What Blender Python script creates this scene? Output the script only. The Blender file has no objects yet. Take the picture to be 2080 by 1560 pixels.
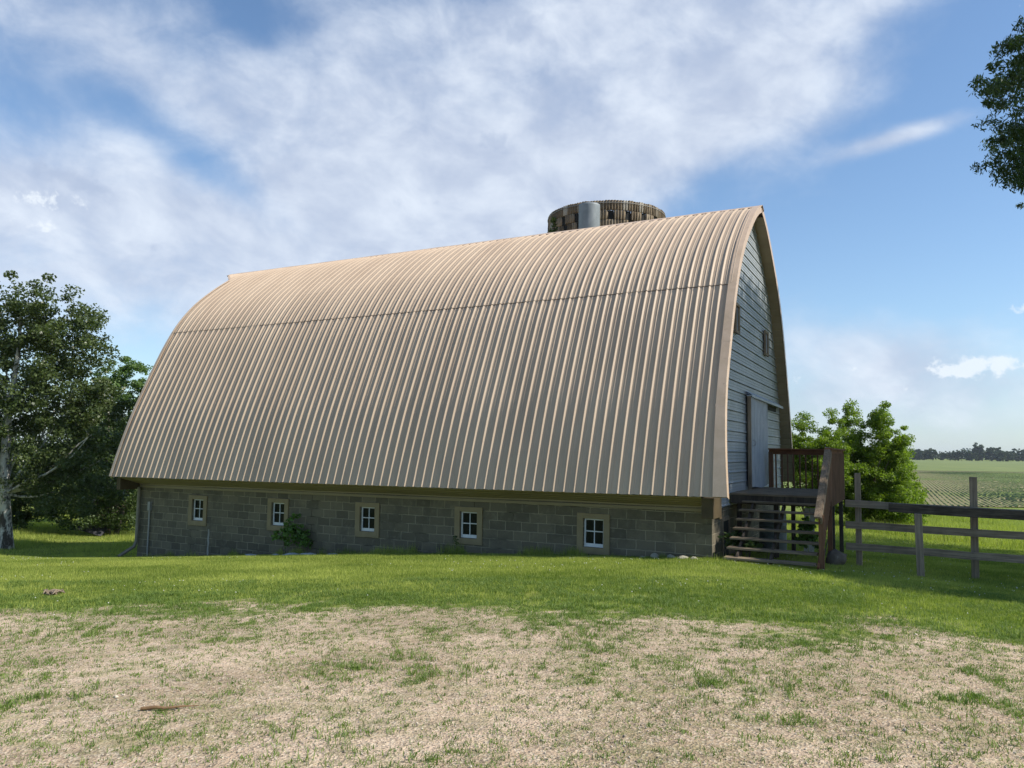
import bpy, math, random
import numpy as np
from mathutils import Matrix, Vector
C = bpy.context.scene.collection
S = bpy.context.scene
R = math.radians
# ------------------------------------------------------------------ camera (eye at the origin, ground about 1.6 m below)
camd = bpy.data.cameras.new('camera'); cam = bpy.data.objects.new('camera', camd); C.objects.link(cam)
camd.sensor_width = 36; camd.lens = 1550.8 / 2080 * 36; camd.clip_start = 0.1; camd.clip_end = 9000
pitch, roll = 0.0858, 0.01587
F = Vector((0, math.cos(pitch), math.sin(pitch))); R0 = Vector((1, 0, 0)); U0 = Vector((0, -math.sin(pitch), math.cos(pitch)))
Rr = R0 * math.cos(roll) + U0 * math.sin(roll); Ur = -R0 * math.sin(roll) + U0 * math.cos(roll)
cam.matrix_world = Matrix(((Rr.x, Ur.x, -F.x, 0), (Rr.y, Ur.y, -F.y, 0), (Rr.z, Ur.z, -F.z, 0), (0, 0, 0, 1)))
S.camera = cam
S.view_settings.view_transform = 'Standard'; S.view_settings.look = 'None'
S.view_settings.exposure = 0.25; S.view_settings.gamma = 1
S.render.engine = 'CYCLES'
S.cycles.max_bounces = 6; S.cycles.diffuse_bounces = 3; S.cycles.glossy_bounces = 2; S.cycles.transparent_max_bounces = 4
# ------------------------------------------------------------------ sun and sky
sdir = Vector((0.977, -0.290, 1.0)).normalized()
sun = bpy.data.lights.new('sun', 'SUN'); sun.energy = 5.0; sun.angle = R(0.53); sun.color = (1, 0.945, 0.84)
suno = bpy.data.objects.new('sun', sun); C.objects.link(suno)
suno.rotation_euler = sdir.to_track_quat('Z', 'Y').to_euler()

class NT:
    """small helper to write node trees"""
    def __init__(s, nt): s.nt = nt
    def n(s, t, **k):
        o = s.nt.nodes.new(t)
        for a, b in k.items(): setattr(o, a, b)
        return o
    def put(s, sock, v):
        if hasattr(v, 'links') or isinstance(v, bpy.types.NodeSocket): s.nt.links.new(v, sock)
        elif v is not None:
            if sock.type == 'RGBA' and len(v) == 3: v = (*v, 1)
            sock.default_value = v
    def m(s, op, a, b=None, c=None, clamp=False):
        o = s.n('ShaderNodeMath', operation=op, use_clamp=clamp)
        s.put(o.inputs[0], a)
        if b is not None: s.put(o.inputs[1], b)
        if c is not None: s.put(o.inputs[2], c)
        return o.outputs[0]
    def mix(s, f, a, b, mode='MIX'):
        o = s.n('ShaderNodeMix', data_type='RGBA', blend_type=mode)
        s.put(o.inputs[0], f); s.put(o.inputs[6], a); s.put(o.inputs[7], b)
        return o.outputs[2]
    def ramp(s, f, a, b, smooth=True):
        o = s.n('ShaderNodeMapRange', interpolation_type='SMOOTHSTEP' if smooth else 'LINEAR')
        s.put(o.inputs[0], f); s.put(o.inputs[1], a); s.put(o.inputs[2], b)
        return o.outputs[0]
    def noise(s, vec, scale, detail=4, rough=.55, dist=0., dims='3D'):
        o = s.n('ShaderNodeTexNoise', noise_dimensions=dims)
        s.put(o.inputs['Vector'], vec); o.inputs['Scale'].default_value = scale; o.inputs['Detail'].default_value = detail
        o.inputs['Roughness'].default_value = rough; o.inputs['Distortion'].default_value = dist
        return o.outputs[0]
    def scale(s, vec, sc):
        o = s.n('ShaderNodeMapping'); s.put(o.inputs[0], vec); o.inputs['Scale'].default_value = sc
        return o.outputs[0]

W = bpy.data.worlds.new('World'); S.world = W; W.use_nodes = True
w = NT(W.node_tree); W.node_tree.nodes.clear()
sky = w.n('ShaderNodeTexSky', sky_type='NISHITA', sun_disc=False)
sky.sun_elevation = math.asin(sdir.z); sky.sun_rotation = math.atan2(sdir.x, sdir.y)
sky.air_density = 1.0; sky.dust_density = 0.6; sky.ozone_density = 1.5
tc = w.n('ShaderNodeTexCoord'); sep = w.n('ShaderNodeSeparateXYZ'); w.nt.links.new(tc.outputs['Generated'], sep.inputs[0])
dx, dy, dz = sep.outputs
az = w.m('ARCTAN2', dx, dy); el = w.m('ARCSINE', dz)
def azel(px, py):
    d = Rr * ((px - 1040) / 1550.8) + Ur * (-(py - 780) / 1550.8) + F
    d.normalize(); return math.atan2(d.x, d.y), math.asin(d.z)
def blob(px, py, rx, ry, ang, wt):
    """soft cloud mass; where it is and how big are measured as azimuth and elevation"""
    a, e = azel(px, py); c, s_ = math.cos(R(ang)), math.sin(R(ang))
    x = w.m('SUBTRACT', az, a); y = w.m('SUBTRACT', el, e)
    xr = w.m('ADD', w.m('MULTIPLY', x, c * 1550 / rx), w.m('MULTIPLY', y, s_ * 1550 / rx))
    yr = w.m('ADD', w.m('MULTIPLY', x, -s_ * 1550 / ry), w.m('MULTIPLY', y, c * 1550 / ry))
    d2 = w.m('ADD', w.m('MULTIPLY', xr, xr), w.m('MULTIPLY', yr, yr))
    return w.m('MULTIPLY', w.m('EXPONENT', w.m('MULTIPLY', d2, -1.)), wt)
BL = [(1250, 200, 560, 190, 14, .75), (1560, 240, 330, 60, 14, .35), (700, 200, 360, 190, -20, .36), (620, 420, 420, 150, -14, .42), (1100, 420, 330, 110, 10, .40),
      (130, 430, 330, 110, 0, .46), (1835, 275, 130, 20, 9, .85), (1180, 20, 520, 70, 8, .45), (260, 110, 110, 60, -30, .30),
      (1690, 690, 210, 70, -6, .58), (1720, 800, 300, 90, 3, .36), (1960, 760, 260, 60, 0, .16), (60, 30, 160, 70, -20, .35),
      (1640, 90, 300, 60, 22, .32), (420, 620, 500, 90, 4, .30), (1000, 560, 600, 110, 4, .30), (1200, 860, 1600, 80, 0, .22),
      (400, 320, 190, 42, -28, -.62), (110, 180, 190, 95, 0, -.20), (520, 30, 120, 50, -20, -.35), (1900, 520, 300, 160, 0, -.45), (1440, 390, 120, 50, 40, -.30),
      (2000, 120, 230, 160, 0, -.45), (-900, 300, 900, 300, 10, .5), (3300, 300, 700, 300, -10, .4)]
cov = None
for b in BL:
    v = blob(*b); cov = v if cov is None else w.m('ADD', cov, v)
vec = w.n('ShaderNodeCombineXYZ'); w.put(vec.inputs[0], az); w.put(vec.inputs[1], el)
def rotv(ang, sx, sy):
    o = w.n('ShaderNodeMapping', vector_type='POINT'); w.put(o.inputs[0], vec.outputs[0])
    o.inputs['Rotation'].default_value = (0, 0, R(-ang)); 
    o2 = w.n('ShaderNodeMapping'); w.put(o2.inputs[0], o.outputs[0]); o2.inputs['Scale'].default_value = (sx, sy, 1)
    return o2.outputs[0]
n1 = w.noise(rotv(16, 1.0, 2.8), 2.9, 8, .56, .5)
n2 = w.noise(rotv(-10, 1.2, 1.8), 7.0, 7, .58, .25)
n3 = w.noise(vec.outputs[0], 26., 6, .65, .4)
nz = w.m('ADD', w.m('MULTIPLY', w.m('SUBTRACT', n1, .5), 1.35), w.m('MULTIPLY', w.m('SUBTRACT', n2, .5), 1.0))
nz = w.m('ADD', nz, w.m('MULTIPLY', w.m('SUBTRACT', n3, .5), .40))
dens = w.m('ADD', w.m('ADD', cov, .02), w.m('MULTIPLY', nz, .64))
alpha = w.m('MULTIPLY', w.ramp(dens, .0, .95), .93)
# little cumulus puffs low on the right and left
pf = w.m('ADD', w.m('ADD', w.m('ADD', blob(2000, 742, 85, 26, 0, 1.), w.m('ADD', blob(1925, 752, 40, 12, 0, .7), blob(1735, 752, 30, 12, 10, .5))), blob(110, 408, 80, 22, 0, .8)), w.m('ADD', blob(80, 457, 36, 13, 0, .8), blob(1620, 770, 26, 12, 30, .55)))
pf = w.m('ADD', pf, w.m('ADD', blob(1820, 787, 40, 10, 0, .5), blob(2075, 632, 22, 14, 0, .8)))
nc = w.noise(vec.outputs[0], 34., 6, .6, .3)
np_ = w.noise(vec.outputs[0], 62., 6, .62, .2)
puff = w.ramp(w.m('ADD', pf, w.m('MULTIPLY', w.m('SUBTRACT', np_, .5), 2.6)), .52, 1.05)
# greyish undersides
gr = w.m('ADD', w.m('ADD', blob(1040, 50, 100, 45, 0, 1.), blob(845, 100, 60, 25, 0, .8)), w.m('ADD', blob(1010, 290, 60, 28, 0, .8), blob(160, 370, 110, 26, -14, 1.)))
gr = w.m('ADD', gr, w.m('ADD', blob(850, 410, 90, 16, 0, .6), blob(300, 500, 60, 14, 0, .6)))
gray = w.ramp(w.m('ADD', gr, w.m('MULTIPLY', w.m('SUBTRACT', nc, .5), 1.8)), .45, 1.0)
skyc = w.mix(1., sky.outputs[0], (.112, .130, .142), 'MULTIPLY')
hz = w.m('MULTIPLY', w.m('EXPONENT', w.m('MULTIPLY', w.m('ABSOLUTE', el), -7.)), .40)
ccol = w.mix(w.ramp(n2, .3, .75), (.45, .52, .66), (.70, .765, .86))
skyc = w.mix(hz, skyc, (.50, .62, .76))
c1 = w.mix(alpha, skyc, ccol)
c1 = w.mix(w.m('MULTIPLY', gray, .55), c1, (.36, .44, .60))
c1 = w.mix(w.m('MULTIPLY', puff, .75), c1, (.78, .84, .90))
bg = w.n('ShaderNodeBackground'); w.put(bg.inputs[0], c1); bg.inputs[1].default_value = 1.0
wo = w.n('ShaderNodeOutputWorld'); w.nt.links.new(bg.outputs[0], wo.inputs[0])
W.cycles.sampling_method = 'MANUAL'; W.cycles.sample_map_resolution = 512

# ------------------------------------------------------------------ helpers
def tag(o, label=None, cat=None, group=None, kind=None):
    if label: o['label'] = label
    if cat: o['category'] = cat
    if group: o['group'] = group
    if kind: o['kind'] = kind
    return o
def empty(name, loc, rz=0.):
    o = bpy.data.objects.new(name, None); C.objects.link(o); o.location = loc; o.rotation_euler = (0, 0, rz); o.empty_display_size = .3
    return o
def link(name, me, mat, parent=None):
    o = bpy.data.objects.new(name, me); C.objects.link(o)
    if mat: me.materials.append(mat)
    if parent: o.parent = parent
    return o
def npmesh(name, V, quads=None, tris=None, attr=None, smooth=False):
    """mesh from numpy arrays; attr: per vertex float colour value stored as attribute 'tint'"""
    me = bpy.data.meshes.new(name); V = np.asarray(V, dtype=np.float32)
    me.vertices.add(len(V)); me.vertices.foreach_set('co', V.ravel())
    L = []; st = []; k = 0
    if quads is not None and len(quads):
        q = np.asarray(quads, dtype=np.int32); L.append(q.ravel()); st.append(np.arange(len(q), dtype=np.int32) * 4); k = len(q) * 4
    if tris is not None and len(tris):
        t = np.asarray(tris, dtype=np.int32); L.append(t.ravel()); st.append(np.arange(len(t), dtype=np.int32) * 3 + k)
    L = np.concatenate(L); st = np.concatenate(st)
    me.loops.add(len(L)); me.loops.foreach_set('vertex_index', L)
    me.polygons.add(len(st)); me.polygons.foreach_set('loop_start', st)
    if smooth: me.polygons.foreach_set('use_smooth', np.ones(len(st), dtype=bool))
    me.update(calc_edges=True)
    if attr is not None:
        a = me.attributes.new('tint', 'FLOAT', 'POINT'); a.data.foreach_set('value', np.asarray(attr, dtype=np.float32))
    return me
class MB:
    def __init__(s): s.v = []; s.f = []; s.sm = []
    def add(s, v, f, sm=False):
        k = len(s.v); s.v += [tuple(p) for p in v]; s.f += [tuple(i + k for i in q) for q in f]; s.sm += [sm] * len(f)
    def box(s, x0, x1, y0, y1, z0, z1):
        s.add([(x0, y0, z0), (x1, y0, z0), (x1, y1, z0), (x0, y1, z0), (x0, y0, z1), (x1, y0, z1), (x1, y1, z1), (x0, y1, z1)],
              [(0, 3, 2, 1), (4, 5, 6, 7), (0, 1, 5, 4), (1, 2, 6, 5), (2, 3, 7, 6), (3, 0, 4, 7)])
    def bar(s, a, b, wd, ht, up=(0, 0, 1), tw=0.):
        """board from a to b, wd across, ht along up"""
        a, b = Vector(a), Vector(b); d = (b - a).normalized(); up = Vector(up); x = d.cross(up)
        if x.length < 1e-4: x = d.cross(Vector((0, 1, 0)))
        x.normalize(); y = x.cross(d).normalized()
        if tw: x, y = x * math.cos(tw) + y * math.sin(tw), y * math.cos(tw) - x * math.sin(tw)
        P = []
        for c in (a, b):
            for i, j in ((-1, -1), (1, -1), (1, 1), (-1, 1)): P.append(c + x * i * wd / 2 + y * j * ht / 2)
        s.add(P, [(0, 1, 2, 3), (7, 6, 5, 4), (0, 4, 5, 1), (1, 5, 6, 2), (2, 6, 7, 3), (3, 7, 4, 0)])
    def tube(s, pts, rad, n=8, cap=True):
        pts = [Vector(p) for p in pts]; k = len(pts)
        if not hasattr(rad, '__len__'): rad = [rad] * k
        P = []; x = None
        for i, p in enumerate(pts):
            d = (pts[min(i + 1, k - 1)] - pts[max(i - 1, 0)]).normalized()
            if x is None: x = d.orthogonal().normalized()
            x = (x - d * x.dot(d)).normalized(); y = d.cross(x)
            for j in range(n):
                a = 2 * math.pi * j / n; P.append(p + (x * math.cos(a) + y * math.sin(a)) * rad[i])
        Q = [(i * n + j, i * n + (j + 1) % n, (i + 1) * n + (j + 1) % n, (i + 1) * n + j) for i in range(k - 1) for j in range(n)]
        s.add(P, Q, True)
        if cap: s.add(P[:n], [tuple(range(n))[::-1]]); s.add(P[-n:], [tuple(range(n))])
    def grid(s, rows, sm=False, skip=None):
        n = len(rows[0]); P = [p for r in rows for p in r]; Q = []
        for i in range(len(rows) - 1):
            for j in range(n - 1):
                q = (i * n + j, i * n + j + 1, (i + 1) * n + j + 1, (i + 1) * n + j)
                if skip and skip([P[t] for t in q]): continue
                Q.append(q)
        s.add(P, Q, sm)
    def build(s, name, mat, parent=None, bevel=0., off=(0, 0, 0)):
        me = bpy.data.meshes.new(name); o_ = Vector(off)
        me.from_pydata([Vector(p) - o_ for p in s.v], [], s.f)
        me.polygons.foreach_set('use_smooth', s.sm); me.update()
        o = link(name, me, mat, parent); o.location = off
        if bevel:
            b = o.modifiers.new('bevel', 'BEVEL'); b.width = bevel; b.segments = 2; b.limit_method = 'ANGLE'
        return o
MATS = {}
def principled(name, rough=.7, metal=0., spec=.5):
    m = bpy.data.materials.new(name); m.use_nodes = True; t = NT(m.node_tree)
    p = m.node_tree.nodes['Principled BSDF']; p.inputs['Roughness'].default_value = rough; p.inputs['Metallic'].default_value = metal
    p.inputs['Specular IOR Level'].default_value = spec
    MATS[name] = m
    return m, t, p
def bump(t, p, h, strength, dist=.01):
    b = t.n('ShaderNodeBump'); b.inputs['Strength'].default_value = strength; b.inputs['Distance'].default_value = dist
    t.put(b.inputs['Height'], h); t.nt.links.new(b.outputs[0], p.inputs['Normal'])
def simple(name, c1, c2, scale=6., rough=.7, metal=0., stretch=(1, 1, 1), bmp=.2, spots=None, spec=.4, detail=5):
    """two-tone weathered surface, optional dark or light spots"""
    m, t, p = principled(name, rough, metal, spec)
    tcn = t.n('ShaderNodeTexCoord'); v = t.scale(tcn.outputs['Object'], stretch)
    f = t.noise(v, scale, detail, .65, .3)
    col = t.mix(t.ramp(f, .3, .7), c1, c2)
    if spots:
        g = t.noise(v, scale * spots[1], 4, .7); col = t.mix(t.m('MULTIPLY', t.ramp(g, spots[2], spots[2] + .12), spots[3]), col, spots[0])
    t.put(p.inputs['Base Color'], col)
    if bmp: bump(t, p, t.noise(v, scale * 4, 4, .6), bmp, .006)
    return m
def wood(name, c1, c2, rough=.85, axis=0, knots=True):
    """grain runs along the object axis given"""
    m, t, p = principled(name, rough, 0, .25)
    tcn = t.n('ShaderNodeTexCoord'); st = [22, 22, 22]; st[axis] = 1.1
    v = t.scale(tcn.outputs['Object'], st)
    f = t.noise(v, 1.3, 6, .7, .5); g = t.noise(tcn.outputs['Object'], 1.7, 4, .6)
    col = t.mix(t.ramp(f, .32, .68), c1, c2)
    col = t.mix(t.m('MULTIPLY', t.ramp(g, .45, .7), .45), col, tuple(c * .45 for c in c1))
    t.put(p.inputs['Base Color'], col); bump(t, p, f, .5, .004)
    return m
def leafmat(name, dark, light, trans=.35, rough=.5):
    m, t, p = principled(name, rough, 0, .35)
    a = t.n('ShaderNodeAttribute', attribute_name='tint')
    col = t.mix(a.outputs['Fac'], dark, light)
    t.put(p.inputs['Base Color'], col)
    tr = t.n('ShaderNodeBsdfTranslucent'); t.put(tr.inputs[0], t.mix(1., col, (1.5, 1.7, .7), 'MULTIPLY'))
    mx = t.n('ShaderNodeMixShader'); mx.inputs[0].default_value = trans
    out = m.node_tree.nodes['Material Output']
    t.nt.links.new(p.outputs[0], mx.inputs[1]); t.nt.links.new(tr.outputs[0], mx.inputs[2]); t.nt.links.new(mx.outputs[0], out.inputs[0])
    return m
# value noise for numpy
def _h(ix, iy, seed):
    n = (ix.astype(np.int64) * 374761393 + iy.astype(np.int64) * 668265263 + seed * 1442695041) & 0xffffffff
    n = ((n ^ (n >> 13)) * 1274126177) & 0xffffffff
    return ((n ^ (n >> 16)) & 0xffff) / 65535.
def vnoise(x, y, seed=0):
    ix, iy = np.floor(x), np.floor(y); fx, fy = x - ix, y - iy; fx = fx * fx * (3 - 2 * fx); fy = fy * fy * (3 - 2 * fy)
    a = _h(ix, iy, seed); b = _h(ix + 1, iy, seed); c = _h(ix, iy + 1, seed); d = _h(ix + 1, iy + 1, seed)
    return (a * (1 - fx) + b * fx) * (1 - fy) + (c * (1 - fx) + d * fx) * fy
def fbm(x, y, seed=0, o=4):
    s_ = 0; a = .5; t = 0
    for i in range(o): s_ = s_ + a * vnoise(x * 2 ** i + 7.3 * i, y * 2 ** i - 3.1 * i, seed + i); t += a; a *= .55
    return s_ / t
def sstep(a, b, x):
    t = np.clip((x - a) / (b - a), 0, 1); return t * t * (3 - 2 * t)

# ------------------------------------------------------------------ barn frame: lx runs to the gable with the stairs, ly to the back, lz up
TH = 0.486
A0 = np.array([3.887, 14.435]); EX = np.array([math.cos(TH), -math.sin(TH)]); EY = np.array([math.sin(TH), math.cos(TH)])
def loc2w(x, y): return A0[0] + x * EX[0] + y * EY[0], A0[1] + x * EX[1] + y * EY[1]
def w2loc(X, Y):
    a, b = X - A0[0], Y - A0[1]; return a * EX[0] + b * EX[1], a * EY[0] + b * EY[1]
UT = np.array([-22, -8, -4, -2, 0.06, 1.36, 3.4, 5.7, 8.3, 11.3, 14.8, 18.3, 22, 28, 60.])
ZT = np.array([-2.3, -2.15, -2.09, -2.01, -1.99, -2.04, -2.16, -2.31, -2.51, -2.77, -3.08, -3.37, -3.6, -3.75, -3.9])
def ground(X, Y):
    X = np.asarray(X, float); Y = np.asarray(Y, float)
    lx, v = w2loc(X, Y); u_ = -lx
    T = np.interp(u_, UT, ZT)
    Z0 = -1.6 - .035 * np.clip(u_ + 3.3, 0, 22) - .02 * np.clip(-u_ - 4, 0, 12)
    s_ = np.clip((v + 11.5) / 11.05, 0, 1)
    z = Z0 + (T - Z0) * (s_ ** 1.35)
    z = z - .085 * np.clip(v + .45, 0, 1.35) - .05 * np.clip(v - .9, 0, 30)
    far = sstep(45, 75, Y)
    z = z * (1 - far) + far * -4.5
    D = np.hypot(X, Y)
    z = z + (fbm(X * 1.1, Y * 1.1, 3) - .5) * .05 * np.exp(-D / 60) + (fbm(X * .25, Y * .25, 9, 3) - .5) * .05 * sstep(2, 12, D) * np.exp(-D / 80)
    return z
def lawn_edge(X):
    return np.interp(X, [-14, -7, -3.5, 0, 2.7, 5, 9, 14], [8.0, 8.8, 9.8, 9.3, 8.6, 7.9, 6.9, 5.9])
def grassy(X, Y):
    """1 lawn, 0 bare gravel"""
    X = np.asarray(X, float); Y = np.asarray(Y, float)
    ye = lawn_edge(X)
    e = Y - ye + (fbm(X * .7, Y * .8, 21) - .5) * 3.2 + (fbm(X * 2.6, Y * 3., 22) - .5) * 1.7
    lawn = sstep(-1.9, 1.5, e)
    n = fbm(X * .8 + 40, Y * 1.2, 33, 4); n2_ = fbm(X * 3.2, Y * 3.6 + 9, 55, 4)
    wd = sstep(.43, .66, n * .45 + n2_ * .55 + .02 * sstep(7.2, 4.8, Y) + .30 * (fbm(X * .22 + 5, Y * .45, 88, 3) - .5)) * .42
    return np.clip(np.maximum(lawn, wd), 0, 1)

def axis(fine0, fine1, st, lo, hi):
    a = list(np.arange(fine0, fine1 + 1e-6, st)); g = st
    while a[-1] < hi: g *= 1.17; a.append(a[-1] + g)
    g = st; b = []
    x = fine0
    while x > lo: g *= 1.17; x -= g; b.append(x)
    return np.array(b[::-1] + a)
gx = axis(-13, 14, .1, -3000, 3000); gy = axis(1, 22, .1, -400, 6000)
GX, GY = np.meshgrid(gx, gy); GZ = ground(GX, GY)
nx, ny = len(gx), len(gy)
idx = (np.arange(ny - 1)[:, None] * nx + np.arange(nx - 1)[None]).ravel()
quads = np.stack([idx, idx + 1, idx + nx + 1, idx + nx], 1)
gm = npmesh('ground', np.stack([GX.ravel(), GY.ravel(), GZ.ravel()], 1), quads, attr=grassy(GX, GY).ravel(), smooth=True)
m, t, p = principled('ground_mix', .95, 0, .15)
tcn = t.n('ShaderNodeTexCoord'); P0 = tcn.outputs['Object']
att = t.n('ShaderNodeAttribute', attribute_name='tint').outputs['Fac']
hf = t.noise(P0, 9., 5, .7); hf2 = t.noise(P0, 45., 4, .7); lf = t.noise(P0, .7, 4, .6)
mask = t.ramp(t.m('ADD', att, t.m('MULTIPLY', t.m('SUBTRACT', hf, .5), 1.1)), .30, .72)
vor = t.n('ShaderNodeTexVoronoi'); t.put(vor.inputs['Vector'], P0); vor.inputs['Scale'].default_value = 55
vor2 = t.n('ShaderNodeTexVoronoi'); t.put(vor2.inputs['Vector'], P0); vor2.inputs['Scale'].default_value = 120
dirt = t.mix(t.ramp(lf, .35, .68), (.41, .30, .20), (.63, .475, .34))
dirt = t.mix(t.m('MULTIPLY', t.ramp(t.noise(t.scale(P0, (1, 1.6, 1)), 1.5, 6, .7), .48, .68), .60), dirt, (.26, .21, .125))
dirt = t.mix(t.m('MULTIPLY', t.ramp(hf, .5, .72), .5), dirt, (.23, .185, .12))
stone = t.mix(t.m('MULTIPLY', t.ramp(t.n('ShaderNodeSeparateColor').outputs[0], 0, 1), 0), dirt, dirt)
sc_ = t.n('ShaderNodeSeparateColor'); t.put(sc_.inputs[0], vor.outputs['Color'])
dirt = t.mix(t.m('MULTIPLY', t.ramp(sc_.outputs[0], .55, .95), .55), dirt, (.64, .55, .42))
dirt = t.mix(t.m('MULTIPLY', t.ramp(sc_.outputs[1], .72, .95), .6), dirt, (.15, .12, .09))
dirt = t.mix(t.m('MULTIPLY', t.ramp(hf2, .56, .7), .35), dirt, (.20, .165, .115))
dirt = t.mix(t.m('MULTIPLY', t.ramp(t.noise(t.scale(P0, (1, 1.5, 1)), 3.1, 7, .75), .46, .66), .45), dirt, (.24, .235, .09))
turf = t.mix(t.ramp(t.noise(P0, 1.6, 5, .65), .35, .65), (.12, .17, .026), (.21, .25, .055))
turf = t.mix(t.m('MULTIPLY', t.ramp(hf2, .5, .7), .6), turf, (.035, .06, .012))
turf = t.mix(t.m('MULTIPLY', t.ramp(t.noise(P0, .35, 4, .6), .52, .66), .45), turf, (.24, .22, .08))
t.put(p.inputs['Base Color'], t.mix(mask, dirt, turf))
bump(t, p, t.m('ADD', t.m('MULTIPLY', vor.outputs[0], .8), t.m('ADD', t.m('MULTIPLY', hf2, 1.3), t.m('MULTIPLY', hf, 1.8))), .65, .022)
gro = link('ground', gm, m); tag(gro, kind='structure')

# ------------------------------------------------------------------ field, meadow and crops beyond the fence
fd = np.array([.447, .894]); fn = np.array([.894, -.447])
m, t, p = principled('field_soil', .95, 0, .1)
tcn = t.n('ShaderNodeTexCoord'); P0 = tcn.outputs['Object']
f = t.noise(P0, .05, 5, .6); g = t.noise(P0, .9, 4, .6)
soil = t.mix(t.ramp(g, .3, .7), (.17, .155, .08), (.25, .22, .125))
soil = t.mix(t.ramp(f, .5, .64), soil, (.14, .185, .05))
t.put(p.inputs['Base Color'], soil)
def sheet(name, X0, X1, Y0, Y1, nx_, ny_, dz, mat, skew=0.):
    rows = []
    for Y in np.linspace(Y0, Y1, ny_):
        xs = np.linspace(X0 + skew * (Y - Y0), X1 + skew * (Y - Y0), nx_); zs = ground(xs, np.full(nx_, Y)) + dz
        rows.append([(a, Y, c) for a, c in zip(xs, zs)])
    b = MB(); b.grid(rows, True); o = b.build(name, mat); tag(o, kind='structure'); return o
sheet('field', 24, 420, 68, 235, 40, 40, .06, m)
mm = simple('meadow_grass', (.11, .15, .03), (.17, .20, .05), .05, .9, bmp=0)
sheet('meadow', 40, 1100, 236, 900, 40, 30, .12, mm)
rng = np.random.default_rng(5)
# crop rows: low leafy strips with gaps, running away from the fence
V = []; Q = []; TI = []; k = 0
for i in range(0, 330):
    o0 = np.array([16., 68.]) + fn * (i * .46)
    a0 = (68 - o0[1]) / fd[1]; a1 = (226 - o0[1]) / fd[1]
    segs = int((a1 - a0) / 1.6)
    for j in range(segs):
        s0 = a0 + j * 1.6; P = o0 + fd * s0
        if P[0] < 25 + (P[1] - 68) * .2 or P[0] > 0.72 * P[1] + 6: continue
        hgt = (.06 + .10 * vnoise(np.array(P[0] * .05), np.array(P[1] * .05), 4)) * rng.uniform(.6, 1.3)
        if rng.random() < .08: continue
        wd = .07 + .10 * float(sstep(.45, .75, fbm(np.array(P[0] * .03), np.array(P[1] * .03), 8)))
        e = P + fd * 1.5
        z0 = float(ground(P[0], P[1])) + .07; z1 = float(ground(e[0], e[1])) + .07
        V += [(P[0] - fn[0] * wd, P[1] - fn[1] * wd, z0), (P[0], P[1], z0 + hgt), (P[0] + fn[0] * wd, P[1] + fn[1] * wd, z0),
              (e[0] - fn[0] * wd, e[1] - fn[1] * wd, z1), (e[0], e[1], z1 + hgt), (e[0] + fn[0] * wd, e[1] + fn[1] * wd, z1)]
        Q += [(k, k + 1, k + 4, k + 3), (k + 1, k + 2, k + 5, k + 4)]; TI += [rng.random()] * 6; k += 6
crop = leafmat('crop_leaf', (.11, .15, .03), (.20, .26, .06), .2, .7)
o = link('crop_rows', npmesh('crop_rows', V, Q, attr=TI), crop)
tag(o, 'rows of low green crop seedlings across the bare field', 'crops', kind='stuff')

# ------------------------------------------------------------------ materials of the barn
def roofmat():
    m, t, p = principled('tan_roof_metal', .42, 0, .3)
    tcn = t.n('ShaderNodeTexCoord'); O = tcn.outputs['Object']
    sp = t.n('ShaderNodeSeparateXYZ'); t.put(sp.inputs[0], O)
    wn = t.n('ShaderNodeTexWhiteNoise', noise_dimensions='1D'); t.put(wn.inputs['W'], t.m('FLOOR', t.m('DIVIDE', sp.outputs[0], .944)))
    a = t.noise(t.scale(O, (1, .25, .25)), 1.4, 6, .65, .4)
    st = t.noise(t.scale(O, (9, .5, .5)), 1.2, 5, .7)
    col = t.mix(t.ramp(a, .3, .72), (.415, .312, .222), (.485, .375, .272))
    col = t.mix(t.m('MULTIPLY', t.ramp(st, .5, .75), .28), col, (.30, .215, .15))
    col = t.mix(t.m('MULTIPLY', wn.outputs[0], .16), col, (.32, .23, .16))
    sp2 = t.noise(O, 55., 3, .6)
    low = t.ramp(sp.outputs[2], 2.0, 1.5)
    col = t.mix(t.m('MULTIPLY', t.ramp(sp2, .68, .76), t.m('MULTIPLY', low, .7)), col, (.12, .10, .08))
    t.put(p.inputs['Base Color'], col)
    xw = t.m('FRACT', t.m('DIVIDE', t.m('ADD', sp.outputs[0], 40.07), .2355)); zw = t.m('FRACT', t.m('DIVIDE', sp.outputs[2], .61))
    scr = t.m('MULTIPLY', t.m('LESS_THAN', t.m('ABSOLUTE', t.m('SUBTRACT', xw, .5)), .05), t.m('LESS_THAN', t.m('ABSOLUTE', t.m('SUBTRACT', zw, .5)), .022))
    col = t.mix(t.m('MULTIPLY', scr, .45), col, (.10, .075, .055))
    rs = t.noise(t.scale(O, (5, .3, .22)), 2.3, 6, .75, .6)
    col = t.mix(t.m('MULTIPLY', t.ramp(rs, .60, .74), .45), col, (.24, .15, .09))
    ms = t.noise(O, .55, 5, .7, .8); col = t.mix(t.m('MULTIPLY', t.ramp(ms, .52, .7), .22), col, (.56, .47, .38))
    t.put(p.inputs['Roughness'], t.m('ADD', .42, t.m('MULTIPLY', a, .25)))
    bump(t, p, t.noise(t.scale(O, (2, .7, .7)), 1.5, 3, .5), .12, .03)
    return m
M_roof = roofmat()
M_trim = simple('tan_trim_metal', (.50, .365, .25), (.58, .43, .31), 3, .42, bmp=.08, spots=((.26, .20, .15), 3, .62, .5))
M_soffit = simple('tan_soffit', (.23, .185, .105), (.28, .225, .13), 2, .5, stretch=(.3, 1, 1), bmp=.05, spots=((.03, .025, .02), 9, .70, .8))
M_frame = simple('olive_tan_board', (.24, .185, .10), (.29, .225, .125), 3, .7, bmp=.1)
M_brown = simple('brown_board', (.055, .038, .016), (.085, .06, .026), 3, .8, bmp=.2)
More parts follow.
